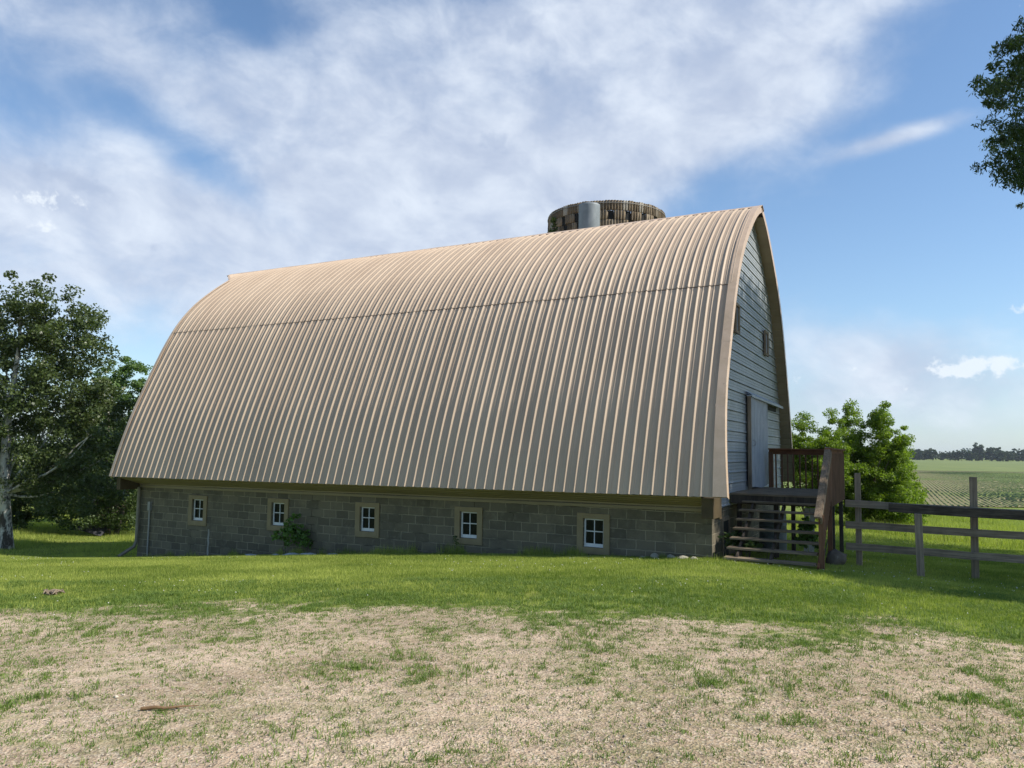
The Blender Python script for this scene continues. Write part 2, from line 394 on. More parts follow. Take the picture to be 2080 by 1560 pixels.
M_white = simple('white_sash_paint', (.66, .67, .68), (.78, .78, .77), 5, .6, bmp=.1, spots=((.35, .33, .30), 4, .68, .5))
M_dark = simple('dark_opening', (.012, .012, .011), (.02, .02, .018), 3, .9, bmp=0)
m, t, p = principled('window_glass', .12, 0, .12); t.put(p.inputs['Base Color'], (.012, .015, .014)); M_glass = m
tcn = t.n('ShaderNodeTexCoord'); bump(t, p, t.noise(tcn.outputs['Object'], 4., 3, .5), .08, .02)
M_galv = simple('galvanised_steel', (.165, .19, .20), (.235, .26, .275), 3, .6, .1, stretch=(1, 1, .6), bmp=.05)
M_pipe = simple('grey_pipe', (.26, .26, .25), (.34, .33, .31), 4, .5, .2, bmp=.05)
M_down = simple('brown_downspout', (.17, .15, .11), (.23, .20, .15), 3, .5, bmp=.05)
def siding():
    m, t, p = principled('blue_grey_siding', .5, 0, .45)
    tcn = t.n('ShaderNodeTexCoord'); O = tcn.outputs['Object']
    a = t.noise(t.scale(O, (1, .5, 1.2)), 1.6, 6, .7, .5); b = t.noise(t.scale(O, (1, .7, 9)), 2.2, 5, .7); c = t.noise(t.scale(O, (1, 5, .6)), 1.5, 5, .7, .3)
    col = t.mix(t.ramp(a, .3, .7), (.28, .31, .335), (.37, .40, .425))
    col = t.mix(t.m('MULTIPLY', t.ramp(b, .5, .72), .4), col, (.23, .245, .26))
    col = t.mix(t.m('MULTIPLY', t.ramp(c, .56, .72), .45), col, (.56, .58, .60))
    t.put(p.inputs['Base Color'], col); return m
M_side = siding()
def blockmat():
    m, t, p = principled('old_concrete_block', .92, 0, .2)
    tcn = t.n('ShaderNodeTexCoord'); O = tcn.outputs['Object']
    uv = t.n('ShaderNodeUVMap'); uv.uv_map = 'UVMap'
    wob = t.n('ShaderNodeMix', data_type='VECTOR')
    nzv = t.n('ShaderNodeTexNoise'); t.put(nzv.inputs['Vector'], O); nzv.inputs['Scale'].default_value = 5; nzv.inputs['Detail'].default_value = 3
    va = t.n('ShaderNodeVectorMath', operation='MULTIPLY_ADD'); t.put(va.inputs[0], nzv.outputs['Color']); va.inputs[1].default_value = (.040, .034, 0); t.put(va.inputs[2], uv.outputs[0])
    br = t.n('ShaderNodeTexBrick'); t.put(br.inputs['Vector'], va.outputs[0]); br.offset = .5
    br.inputs['Scale'].default_value = 1; br.inputs['Brick Width'].default_value = .41; br.inputs['Row Height'].default_value = .2055
    br.inputs['Mortar Size'].default_value = .009; br.inputs['Mortar Smooth'].default_value = .35; br.inputs['Bias'].default_value = -.1
    t.put(br.inputs['Color1'], (.185, .158, .108)); t.put(br.inputs['Color2'], (.112, .098, .070)); t.put(br.inputs['Mortar'], t.mix(t.ramp(t.noise(O, 1.1, 4, .6), .34, .50), (.05, .045, .03), (.36, .315, .225)))
    a = t.noise(O, 1.3, 6, .7, .4); b = t.noise(O, 7., 5, .7); c = t.noise(O, 40., 3, .6)
    col = t.mix(t.m('MULTIPLY', t.ramp(a, .45, .68), .6), br.outputs[0], (.085, .078, .060))
    col = t.mix(t.m('MULTIPLY', t.ramp(b, .52, .72), .40), col, (.27, .235, .165))
    col = t.mix(t.m('MULTIPLY', t.ramp(c, .55, .75), .30), col, (.07, .062, .045))
    t.put(p.inputs['Base Color'], col)
    h = t.m('ADD', t.m('MULTIPLY', br.outputs['Fac'], -1.), t.m('ADD', t.m('MULTIPLY', c, .35), t.m('MULTIPLY', b, .4)))
    bump(t, p, h, .8, .012)
    return m
M_block = blockmat()
W_red = wood('red_stained_wood', (.12, .058, .030), (.21, .105, .055), axis=2)
W_redx = wood('red_stained_rail', (.14, .058, .026), (.24, .108, .05), axis=0)
W_grey = wood('weathered_grey_wood', (.19, .145, .10), (.36, .28, .20), axis=0)
W_greyz = wood('weathered_grey_post', (.19, .145, .10), (.34, .265, .185), axis=2)
W_tread = wood('weathered_tread', (.14, .105, .068), (.27, .21, .14), axis=0)
W_dark = wood('dark_old_wood', (.05, .038, .03), (.10, .08, .06), axis=2)

# ------------------------------------------------------------------ the barn
BZ = -2.4
barn = empty('barn', (float(A0[0]), float(A0[1]), BZ), -TH)
tag(barn, 'large gothic arched barn with ribbed tan metal roof on a concrete block base', 'barn')
def hh(x, z):   # local z to mesh z, the eaves have settled towards the far end
    t_ = min(max((z + .83) / 7.08, -1), 1)
    return z - BZ + .0083 * x * (1 - max(t_, 0))
def bp(x, y, z): return (x, y, hh(x, z))
PR = [(-.83, 5.115), (0, 4.86), (.9, 4.54), (1.7, 4.20), (2.5, 3.83), (3.3, 3.43), (4, 2.99), (4.6, 2.48), (5.1, 1.92), (5.5, 1.40), (5.85, .88), (6.08, .44), (6.25, 0)]
HW = 5.115; ROOFL = -17.79; PITCH = .2355
def crom(pts, n):
    out = []; P = [pts[0]] + pts + [pts[-1]]
    for i in range(1, len(P) - 2):
        for j in range(n):
            t_ = j / n; a, b, c, d = P[i - 1], P[i], P[i + 1], P[i + 2]
            out.append(tuple(.5 * (2 * b[k] + (c[k] - a[k]) * t_ + (2 * a[k] - 5 * b[k] + 4 * c[k] - d[k]) * t_ ** 2 + (3 * b[k] - a[k] - 3 * c[k] + d[k]) * t_ ** 3) for k in (0, 1)))
    out.append(pts[-1]); return out
PROF = crom(PR, 4)
PZ = [a for a, _ in PROF]; PD = [b for _, b in PROF]
def dist_at(z): return float(np.interp(z, PZ, PD))
def prof_normal(z):
    e = .05; d = (dist_at(z + e) - dist_at(z - e)) / (2 * e if -.8 < z < 6.2 else e)
    n = np.array([1., -d]); n /= np.linalg.norm(n); return n   # (outward, up)
def rake(z, side):   # how far past lx=0 the sheet runs at the gable with the stairs
    return .17 * max(0, (1.6 - z) / 2.43) ** 1.6 if side < 0 else 0.
def hood(z): return ROOFL - 1.12 * max(0, (z - 5.74) / .51)
cols = []   # (x, height) of the ribs
nrib = int(17.79 / PITCH)
for i in range(nrib + 1):
    b0 = -i * PITCH - .06
    for dx_, h_ in ((.0, 0), (-.029, .031), (-.041, .031), (-.056, 0), (-.148, 0), (-.160, .009), (-.165, .009), (-.174, 0)):
        cols.append((b0 + dx_, h_))
cols = [(0.0, 0)] + [c for c in cols if c[0] > ROOFL] 
ext = []
for i in range(nrib, nrib + 8):
    b0 = -i * PITCH - .06
    for dx_, h_ in ((.0, 0), (-.029, .031), (-.041, .031), (-.056, 0)):
        if b0 + dx_ < cols[-1][0] - .01 and b0 + dx_ > -19.2: ext.append((b0 + dx_, h_))
rmb = MB()
for side in (-1, 1):
    for (za, zb, off, cc) in ((-.83, 3.70, .0, cols + [(ROOFL, 0)]), (3.62, 6.25, .011, cols + ext + [(-19.21, 0)])):
        zs = [z for z in PZ if za < z < zb]; zs = [za] + zs + [zb]
        rows = []
        for z in zs:
            n_ = prof_normal(min(z, 6.2)); d_ = dist_at(z); lim = hood(z); row = []
            for i, (x, h_) in enumerate(cc):
                xx = max(x, lim)
                if x > -.35: xx = x + rake(z, side) * (x + .35) / .35
                jit = .004 * math.sin(x * 37.1 + z) * (za < 0) * (z < -.8)
                hx = h_ + off + .003 * math.sin(x * 2.1 + z * 1.7) + .002 * math.sin(x * 5.3 - z * 3.1)
                row.append(bp(xx, HW + side * (d_ + n_[0] * hx), z + n_[1] * hx + jit))
            rows.append(row if side > 0 else row[::-1])
        rmb.grid(rows, False, skip=lambda q: abs(q[0][0] - q[1][0]) < 1e-6 and abs(q[2][0] - q[3][0]) < 1e-6)
roof = rmb.build('roof', M_roof, barn)
so = roof.modifiers.new('thick', 'SOLIDIFY'); so.thickness = .004; so.offset = -1
# shadow line below the upper sheets' edge, put in as a dark strip
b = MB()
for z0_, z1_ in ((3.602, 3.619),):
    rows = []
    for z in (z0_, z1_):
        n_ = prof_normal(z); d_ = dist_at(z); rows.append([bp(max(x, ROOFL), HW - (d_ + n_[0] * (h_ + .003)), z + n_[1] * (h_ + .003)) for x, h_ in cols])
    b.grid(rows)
b.build('lap_shadow', simple('lap_shadow_brown', (.09, .06, .045), (.20, .145, .105), 9, .8, bmp=0), roof)
# ridge cap
b = MB()
xs = np.linspace(-18.93, .03, 26)
rows = [[bp(x, HW + o_, 6.25 + dz_ + .004 * math.sin(x * 3)) for x in xs] for o_, dz_ in ((-.20, -.045), (-.015, .045), (.015, .045), (.20, -.045))]
b.grid(rows); rc = b.build('ridge_cap', M_trim, roof); sm_ = rc.modifiers.new('thick', 'SOLIDIFY'); sm_.thickness = .005
# shade in the gaps under the cap, put in as dark strips
b = MB()
for s_ in (-1, 1):
    b.grid([[bp(x, HW + s_ * .17, 6.17 + (i % 2) * 0) for i, x in enumerate(xs)], [bp(x, HW + s_ * .15, 6.215) for x in xs]])
b.build('ridge_gap_shade', M_dark, roof)
# rake trim: flat strip over the sheet edge and a fascia hanging from it, both ends of the roof
def rake_trim(xe, w_, dirn, name):
    for side in (-1, 1):
        b = MB(); zs = [z for z in PZ if z < 6.2] + [6.22]
        r0, r1, r2 = [], [], []
        for z in zs:
            n_ = prof_normal(z); d_ = dist_at(z); rk = rake(z, side) if dirn > 0 else 0
            hd = (hood(z) - ROOFL) if dirn < 0 else 0
            f = lambda h_: (HW + side * (d_ + n_[0] * h_), z + n_[1] * h_)
            a = f(.034); c = f(-.13)
            r0.append(bp(xe - dirn * w_ + rk * .4 + hd, *a)); r1.append(bp(xe + .012 * dirn + rk + hd, *a)); r2.append(bp(xe + .012 * dirn + rk + hd, *c))
        b.grid([r0, r1, r2]); o = b.build(name, M_trim, roof)
        q = o.modifiers.new('thick', 'SOLIDIFY'); q.thickness = .006
rake_trim(0, .155, 1, 'rake_trim'); rake_trim(ROOFL, .10, -1, 'rake_trim')
# joints in the rake trim
for z in (.9, 2.25, 3.55, 4.75):
    b = MB(); n_ = prof_normal(z); d_ = dist_at(z); d2 = dist_at(z + .05); n2_ = prof_normal(z + .05)
    q = [(HW - (d_ + n_[0] * .040), z + n_[1] * .040), (HW - (d2 + n2_[0] * .040), z + .05 + n2_[1] * .040)]
    b.grid([[bp(-.16, *q[0]), bp(.022, *q[0])], [bp(-.16, *q[1]), bp(.022, *q[1])]])
    b.build('trim_joint', M_trim, roof)
# soffit under the gable overhang
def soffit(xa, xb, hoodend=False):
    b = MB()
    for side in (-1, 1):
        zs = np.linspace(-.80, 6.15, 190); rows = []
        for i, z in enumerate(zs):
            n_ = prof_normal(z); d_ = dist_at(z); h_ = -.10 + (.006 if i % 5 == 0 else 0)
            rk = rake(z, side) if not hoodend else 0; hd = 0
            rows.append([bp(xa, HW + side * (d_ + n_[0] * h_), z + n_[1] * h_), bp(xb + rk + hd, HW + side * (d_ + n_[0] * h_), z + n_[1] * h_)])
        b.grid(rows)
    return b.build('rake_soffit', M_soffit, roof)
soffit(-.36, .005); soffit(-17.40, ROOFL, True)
# gable siding: horizontal ribbed sheets cut to the arch
def gable(xw, dirn, zlow, name):
    b = MB(); rows = []; z = zlow; segs = []
    while z < 6.05:
        for dz_, h_ in ((0, 0), (.004, -.020), (.012, -.020), (.016, .0), (.022, .022), (.040, .022), (.052, 0), (.102, 0), (.105, .007), (.114, .007), (.117, 0), (.165, 0), (.168, .007), (.177, .007), (.180, 0)): segs.append((z + dz_, h_))
        z += .2286
    lap = 0
    for z, h_ in segs:
        if z > 6.05: break
        d_ = dist_at(max(z, -.83)) - .11
        y0, y1 = HW - d_, HW + d_
        if z < 1.2:
            y0 = max(y0, .80); y1 = min(y1, 2 * HW - .80)
        n_ = 12
        rows.append([bp(xw + dirn * (h_ + .0025 * math.sin(y * 1.3 + z * 4) + .004 * vn(y * 1.1, z * .9)), y, z) for y in np.linspace(y0, y1, n_)])
    b.grid(rows); return b.build(name, M_side, barn)
def vn(a, b_): return float(vnoise(np.array(float(a)), np.array(float(b_)), 77))
gable(-.28, 1, -1.13, 'siding'); gable(-17.5, -1, -1.10, 'siding')
# block walls with openings for the windows (front wall faces -y)
WIN = [(-2.81, -1.755), (-5.905, -1.768), (-8.845, -1.80), (-11.85, -1.832), (-14.945, -1.877)]   # centre x, centre z
FW, FH = .745, .855; SW, SH = .46, .60
def wall_rects(x0, x1, z0, z1, holes):
    """front wall as rectangles around the holes"""
    xs_ = sorted({x0, x1} | {h[0] for h in holes} | {h[1] for h in holes})
    out = []
    for a, c in zip(xs_[:-1], xs_[1:]):
        hs = [h for h in holes if h[0] <= a + 1e-6 and h[1] >= c - 1e-6]
        if not hs: out.append((a, c, z0, z1))
        else: out += [(a, c, z0, hs[0][2]), (a, c, hs[0][3], z1)]
    return out
def uvquad(me):
    uvl = me.uv_layers.new(name='UVMap')
    for poly in me.polygons:
        n_ = poly.normal
        for li in poly.loop_indices:
            co = me.vertices[me.loops[li].vertex_index].co
            uvl.data[li].uv = ((co.x if abs(n_.y) > .5 else co.y + .17), co.z + .02)
YW = .82
b = MB(); holes = [(x - SW / 2, x + SW / 2, z - SH / 2 + .012, z + SH / 2 + .012) for x, z in WIN]
for (a, c, z0, z1) in wall_rects(-17.5, -.30, -4.3, -1.06, holes):
    b.add([(a, YW, z0 - BZ), (c, YW, z0 - BZ), (c, YW, z1 - BZ), (a, YW, z1 - BZ)], [(0, 1, 2, 3)])
for a, c, z0, z1 in holes:   # reveals
    b.add([(a, YW, z0 - BZ), (c, YW, z0 - BZ), (c, YW, z1 - BZ), (a, YW, z1 - BZ), (a, YW + .2, z0 - BZ), (c, YW + .2, z0 - BZ), (c, YW + .2, z1 - BZ), (a, YW + .2, z1 - BZ)],
          [(0, 4, 5, 1), (1, 5, 6, 2), (2, 6, 7, 3), (3, 7, 4, 0)])
fwl = b.build('block_wall', M_block, barn); uvquad(fwl.data)
for xw, y0, y1, dirn in ((-.30, YW, 2 * HW - YW, 1), (-17.5, YW, 2 * HW - YW, -1)):
    b = MB(); q = [(xw, y0, -4.3 - BZ), (xw, y1, -4.3 - BZ), (xw, y1, -1.0 - BZ), (xw, y0, -1.0 - BZ)]
    b.add(q, [(0, 1, 2, 3) if dirn > 0 else (3, 2, 1, 0)]); o = b.build('block_wall', M_block, barn); uvquad(o.data)
b = MB(); b.add([(-.30, 2 * HW - YW, -4.3 - BZ), (-17.5, 2 * HW - YW, -4.3 - BZ), (-17.5, 2 * HW - YW, -1.0 - BZ), (-.30, 2 * HW - YW, -1.0 - BZ)], [(0, 1, 2, 3)])
o = b.build('block_wall', M_block, barn); uvquad(o.data)
# eave closure: sloping soffit with grooves, a dark line and a trim board on the wall
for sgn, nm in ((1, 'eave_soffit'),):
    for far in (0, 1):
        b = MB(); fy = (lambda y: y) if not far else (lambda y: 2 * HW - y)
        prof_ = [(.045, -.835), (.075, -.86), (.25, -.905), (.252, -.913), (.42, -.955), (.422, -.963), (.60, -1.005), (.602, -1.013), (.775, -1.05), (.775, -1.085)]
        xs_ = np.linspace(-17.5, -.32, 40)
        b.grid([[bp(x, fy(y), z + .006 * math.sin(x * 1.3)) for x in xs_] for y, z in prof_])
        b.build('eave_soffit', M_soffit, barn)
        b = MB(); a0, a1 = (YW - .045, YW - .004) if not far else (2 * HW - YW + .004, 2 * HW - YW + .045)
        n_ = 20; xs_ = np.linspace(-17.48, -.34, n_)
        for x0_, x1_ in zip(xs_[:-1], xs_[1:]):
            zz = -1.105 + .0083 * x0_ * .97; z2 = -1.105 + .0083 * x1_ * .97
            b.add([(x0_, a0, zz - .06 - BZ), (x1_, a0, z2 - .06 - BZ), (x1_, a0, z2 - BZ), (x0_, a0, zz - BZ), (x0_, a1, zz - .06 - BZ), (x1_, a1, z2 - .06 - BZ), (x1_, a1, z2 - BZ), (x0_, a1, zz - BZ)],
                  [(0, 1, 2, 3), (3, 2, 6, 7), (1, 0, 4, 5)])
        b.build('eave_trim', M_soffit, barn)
b = MB(); b.box(-.33, -.10, .10, .79, -.86 - BZ, -1.25 - BZ); b.box(-.335, -.095, .6, .80, -1.25 - BZ, -1.29 - BZ); b.build('eave_box_end', M_brown, barn, bevel=.006)
b = MB(); b.box(-17.66, -17.50, .14, .79, -1.02 - BZ, -1.36 - BZ); b.build('eave_box_end', M_brown, barn, bevel=.006)
# windows
def make_window(x, z, k):
    w_ = empty('window', (x, YW, z - BZ)); w_.parent = barn
    fr = MB(); o_, t_ = .135, .034
    fr.box(-FW / 2, -SW / 2 - .004, -t_, -.001, -FH / 2, FH / 2); fr.box(SW / 2 + .004, FW / 2, -t_, -.001, -FH / 2, FH / 2)
    fr.box(-SW / 2 - .004, SW / 2 + .004, -t_ + .002, -.001, SH / 2 + .016, FH / 2 - .001); fr.box(-SW / 2 - .004, SW / 2 + .004, -t_ + .002, -.001, -FH / 2 + .001, -SH / 2 + .008)
    f_ = fr.build('frame', M_frame, w_, bevel=.003)
    s_ = MB(); y0, y1 = .045, .075; a, c = SW / 2 - .002, SH / 2; zc = .012
    s_.box(-a, -a + .034, y0, y1, -c + zc, c + zc); s_.box(a - .03, a, y0, y1, -c + zc, c + zc)
    s_.box(-a + .034, a - .03, y0 + .001, y1 - .001, c + zc - .03, c + zc - .001); s_.box(-a + .034, a - .03, y0 + .001, y1 - .001, -c + zc + .001, -c + zc + .075)
    s_.box(-.010, .010, y0 + .006, y1 - .006, -c + zc + .075, c + zc - .03); s_.box(-a + .034, a - .03, y0 + .0075, y1 - .0075, .02 + zc, .042 + zc)
    sa = s_.build('sash', M_white, w_, bevel=.002)
    g_ = MB(); g_.add([(-a, y1 - .012, -c + zc), (a, y1 - .012, -c + zc), (a, y1 - .012, c + zc), (-a, y1 - .012, c + zc)], [(0, 1, 2, 3)])
    gl = g_.build('pane', M_glass, w_)
    w_.rotation_euler = (0, R((-.4, .3, .7, .4, .2)[k]) * -1, 0)
    return w_
for k, (x, z) in enumerate(WIN): make_window(x, z, k)
# hayloft windows in the siding
M_loft = simple('grey_reflection_glass', (.06, .07, .08), (.12, .135, .15), 3, .3, bmp=.05)  # pane colour lightened to carry a grey reflection
for y0, y1, z0, z1 in ((2.86, 3.30, 2.72, 3.42), (6.70, 7.20, 2.66, 3.34)):
    w_ = empty('loft_window', (-.25, (y0 + y1) / 2, (z0 + z1) / 2 - BZ)); w_.parent = barn
    b = MB(); hw, hh_ = (y1 - y0) / 2, (z1 - z0) / 2
    b.box(0, .05, -hw, -hw + .07, -hh_, hh_); b.box(0, .05, hw - .07, hw, -hh_, hh_); b.box(0, .052, -hw + .07, hw - .07, hh_ - .07, hh_); b.box(0, .052, -hw + .07, hw - .07, -hh_, -hh_ + .07)
    b.build('frame', W_greyz, w_, bevel=.004)
    b = MB(); b.box(-.01, .018, -hw + .07, hw - .07, -hh_ + .07, hh_ - .07); b.build('pane', M_loft, w_)
# sliding door with vertical ribs
door = empty('sliding_door', (-.20, 5.45, .25 - BZ)); door.parent = barn
b = MB(); n_ = 12; rows = []
for z in np.linspace(-1.06, 1.10, 9):
    row = []
    for i in range(n_):
        y0 = -1.18 + i * 2.36 / n_
        for dy_, h_ in ((0, 0), (.016, .032), (.05, .032), (.066, 0), (.12, 0)):
            bow = .05 * ((1.1 - z) / 2.16) ** 2 * math.sin((y0 + dy_ + 1.18) / 2.36 * math.pi) + .012 * math.sin(z * 3 + y0)
            row.append((.02 + h_ + bow, y0 + dy_, z - .03 * ((z < -1) * math.cos(y0 * 2))))
    rows.append(row)
b.grid(rows); o = b.build('door_leaf', simple('pale_door_metal', (.36, .385, .405), (.47, .49, .505), 2, .5, stretch=(1, 4, .6), bmp=.05, spots=((.62, .63, .63), 2, .6, .5)), door); q = o.modifiers.new('thick', 'SOLIDIFY'); q.thickness = .02
b = MB(); b.box(-.03, .05, -1.26, -1.19, -1.12, 1.12); b.build('door_jamb', W_greyz, door, bevel=.004)
b = MB(); b.box(-.02, .035, 1.17, 1.21, -1.05, 1.08); b.build('door_edge', M_galv, door)
b = MB(); pts = [(.05 + .06 * math.sin(a), -1.0, .0 + .07 * math.cos(a)) for a in np.linspace(0, math.pi, 9)]; b.tube(pts, .009, 6); b.build('handle', M_pipe, door)
b = MB(); b.box(-.24, -.12, 4.18, 9.05, 1.365 - BZ, 1.395 - BZ)
b.add([(-.24, 4.18, 1.50 - BZ), (-.115, 4.18, 1.40 - BZ), (-.115, 9.05, 1.37 - BZ), (-.24, 9.05, 1.47 - BZ), (-.115, 4.18, 1.345 - BZ), (-.115, 9.05, 1.32 - BZ)], [(0, 1, 2, 3), (1, 4, 5, 2)])
b.build('door_track', M_side, barn)
b = MB(); b.box(-.27, -.235, 6.75, 8.5, 1.20 - BZ, 1.33 - BZ); b.build('vent_slot', M_dark, barn)
# little boarded hatch low in the block wall by the corner
b = MB(); b.box(-.30, -.262, 1.62, 1.70, -2.35 - BZ, -1.33 - BZ); b.box(-.30, -.262, 2.24, 2.32, -2.35 - BZ, -1.36 - BZ); b.box(-.30, -.264, 1.70, 2.24, -1.42 - BZ, -1.335 - BZ); 
hf_ = b.build('hatch', W_greyz, barn, bevel=.004)
b = MB(); b.box(-.298, -.285, 1.70, 2.24, -2.35 - BZ, -1.42 - BZ); b.build('hatch_opening', M_dark, hf_)
# downspout, conduit and sealed crack at the far end of the front wall
b = MB(); b.tube([(-17.42, .70, -1.30 - BZ), (-17.42, .72, -1.42 - BZ), (-17.43, .73, -2.9 - BZ), (-17.45, .68, -3.06 - BZ), (-17.50, .45, -3.20 - BZ), (-17.54, .25, -3.32 - BZ)], .052, 10)
b.build('downspout', M_down, barn)
b = MB(); b.tube([(-16.98, YW - .04, -4 - BZ), (-16.98, YW - .04, -1.95 - BZ)], .026, 8); b.box(-17.03, -16.93, YW - .085, YW - .003, -1.98 - BZ, -1.72 - BZ); b.build('conduit', M_pipe, barn, bevel=.004)
b = MB(); b.grid([[(-14.50 + .01 * math.sin(i * 1.7), YW - .004, z - BZ), (-14.44 + .012 * math.sin(i * 2.3), YW - .004, z - BZ)] for i, z in enumerate(np.linspace(-3.6, -2.38, 14))])
b.build('mortar_patch', simple('patch_mortar', (.30, .29, .26), (.40, .38, .34), 8, .9), barn)
# light corner flashing where siding meets the corner
b = MB(); b.box(-.285, -.240, .775, .83, -1.17 - BZ, -.87 - BZ); b.build('corner_trim', M_side, barn)

# ------------------------------------------------------------------ deck and stairs
DZ = -.85; rr = random.Random(4)
deck = empty('deck_stairs', (*[float(c) for c in loc2w(.6, 3.0)], -2.0), -TH)
tag(deck, 'brown stained wooden deck with open tread stairs at the barn sliding door', 'deck')
def dl(x, y, z): return (x - .6, y - 3.0, z + 2.0)
b = MB()
for i in range(25):
    y = 2.36 + i * .142; b.bar(dl(-.27 + .01 * rr.random(), y, DZ - .018 + rr.uniform(-.003, .003)), dl(1.66 + rr.uniform(-.02, .02), y, DZ - .018 + rr.uniform(-.004, .004)), .134, .036)
b.build('deck_boards', W_tread, deck)
b = MB(); b.bar(dl(-.25, 2.33, DZ - .13), dl(1.66, 2.33, DZ - .13), .04, .19); b.bar(dl(-.25, 5.86, DZ - .13), dl(1.66, 5.86, DZ - .13), .04, .19)
b.bar(dl(1.64, 2.36, DZ - .131), dl(1.64, 5.84, DZ - .131), .04, .188); b.bar(dl(.7, 2.36, DZ - .131), dl(.7, 5.84, DZ - .131), .04, .188); b.build('deck_frame', W_dark, deck)
TR = [(2.32, -1.02), (1.98, -1.18), (1.68, -1.345), (1.38, -1.505), (1.08, -1.67), (.80, -1.83), (.50, -1.985)]
for i, (y, z) in enumerate(TR):
    b = MB(); b.bar(dl(.02, y - .04, z), dl(1.66, y - .04 - .01, z + rr.uniform(-.006, .006)), .26, .038); b.build('tread', W_tread, deck, bevel=.004)
for x in (.24, 1.70):
    b = MB(); b.bar(dl(x, .40, -2.10), dl(x, 2.40, -1.04), .04, .18); b.build('stringer', W_dark if x < 1 else W_redx, deck)
b = MB(); b.bar(dl(.85, .40, -2.10), dl(.85, 2.40, -1.04), .04, .16); b.build('stringer', W_dark, deck)
def gz(x, y): return float(ground(*loc2w(x, y)))
posts = [(1.75, .52, gz(1.7, .5) - .1, -1.10, .09, W_red), (1.72, 2.42, gz(1.7, 2.4) - .1, .06, .09, W_red), (1.66, 5.80, gz(1.6, 5.8) - .1, .03, .09, W_dark), (.03, 5.86, DZ, .05, .11, W_red),
         (1.62, 4.1, gz(1.6, 4.1) - .1, DZ - .04, .09, W_dark), (.72, 4.6, gz(.7, 4.6) - .1, DZ - .04, .09, W_dark), (.66, 2.5, gz(.7, 2.5) - .1, DZ - .04, .09, W_dark), (-.1, 2.5, gz(0, 2.5) - .1, DZ - .04, .09, W_dark)]
for x, y, z0, z1, s_, mt in posts:
    b = MB(); b.box(x - s_ / 2 - .6, x + s_ / 2 - .6, y - s_ / 2 - 3, y + s_ / 2 - 3, z0 + 2, z1 + 2); b.build('post', mt, deck, bevel=.005)
b = MB(); b.bar(dl(-.02, 5.86, .055), dl(1.74, 5.86, .045), .05, .13); b.bar(dl(-.02, 5.80, .125), dl(1.76, 5.80, .115), .14, .035); b.build('top_rail', W_redx, deck, bevel=.004)
b = MB(); b.bar(dl(1.70, 2.42, .045), dl(1.70, 5.86, .045), .05, .13); b.bar(dl(1.71, 2.40, .12), dl(1.71, 5.88, .12), .14, .033); b.build('top_rail', W_redx, deck, bevel=.004)
for i in range(11):
    x = .16 + i * .142; b = MB(); b.bar(dl(x, 5.82, DZ - .06), dl(x + rr.uniform(-.01, .01), 5.82, .0), .036, .036, up=(0, 1, 0)); b.build('baluster', W_red, deck)
for i in range(26):
    y = 2.55 + i * .126; b = MB(); b.bar(dl(1.745, y, DZ - .22), dl(1.745, y, .03), .065, .03, up=(1, 0, 0)); b.build('baluster', W_red, deck)
for i in range(12):
    y = .66 + i * .15; f_ = (y - .5) / 1.9; b = MB(); b.bar(dl(1.745, y, -1.95 + f_ * 1.05), dl(1.745, y, -1.13 + f_ * 1.17), .10, .03, up=(1, 0, 0)); b.build('baluster', W_red, deck)
b = MB(); b.bar(dl(1.70, .36, -1.14), dl(1.70, 2.48, .14), .11, .036); b.bar(dl(1.76, .40, -1.20), dl(1.76, 2.44, .03), .036, .13); b.build('handrail', wood('weathered_handrail', (.13, .095, .06), (.27, .20, .135), axis=2), deck, bevel=.004)
for o in [c for c in deck.children if c.name.startswith('handrail')]: pass

# things under and beside the deck
def onground(x, y): return (*[float(c) for c in loc2w(x, y)], gz(x, y))
X, Y, Z = onground(.35, 4.0)
b = MB(); b.tube([(0, 0, 0), (0, 0, .02), (0, 0, .3), (0, 0, .31), (0, 0, .32), (0, 0, .66), (0, 0, .67), (0, 0, .68), (0, 0, .92)], [.29, .30, .30, .312, .30, .30, .312, .30, .295], 24)
o = b.build('barrel', M_galv); o.location = (X, Y, Z - .02); tag(o, 'dull grey steel barrel standing upright underneath the wooden deck', 'barrel')
X, Y, Z = onground(.95, 4.9)
brd = empty('leaning_board', (X, Y, Z)); tag(brd, 'pale weathered boards propped upright beneath the deck', 'boards')
for k, (dx_, wd) in enumerate(((0, .10), (.13, .12))):
    b = MB(); b.bar((dx_, 0, 0), (dx_ + .02, -.05, 1.05), wd, .025, up=(.3, 1, 0)); b.build('board', simple('pale_board_%s' % 'ab'[k], (.42, .40, .35), (.52, .50, .45), 5, .85, bmp=.2), brd)

# ------------------------------------------------------------------ rocks
def rock(name, label, cat, X, Y, sx, sy, sz, seed, mat, group=None, sink=.3, rz=0):
    rg = np.random.default_rng(seed); n1_, n2_ = 14, 9; V = []; 
    for i in range(n2_ + 1):
        th = math.pi * i / n2_
        for j in range(n1_):
            ph = 2 * math.pi * j / n1_
            d = np.array([math.sin(th) * math.cos(ph), math.sin(th) * math.sin(ph), math.cos(th)])
            r_ = 1 + 1.1 * (float(fbm(np.array(d[0] * 1.3 + seed), np.array(d[1] * 1.3 + d[2] * 1.7), seed, 3)) - .5)
            V.append((d[0] * r_ * sx, d[1] * r_ * sy, d[2] * r_ * sz))
    Q = [(i * n1_ + j, (i + 1) * n1_ + j, (i + 1) * n1_ + (j + 1) % n1_, i * n1_ + (j + 1) % n1_) for i in range(n2_) for j in range(n1_)]
    o = link(name, npmesh(name, V, Q), mat); o.location = (X, Y, float(ground(X, Y)) + sz * (1 - 2 * sink)); o.rotation_euler = (0, 0, rz)
    tag(o, label, cat, group); return o
M_lime = simple('pale_limestone', (.27, .25, .19), (.42, .39, .31), 7, .9, bmp=.6, spots=((.20, .20, .15), 2.5, .6, .6))
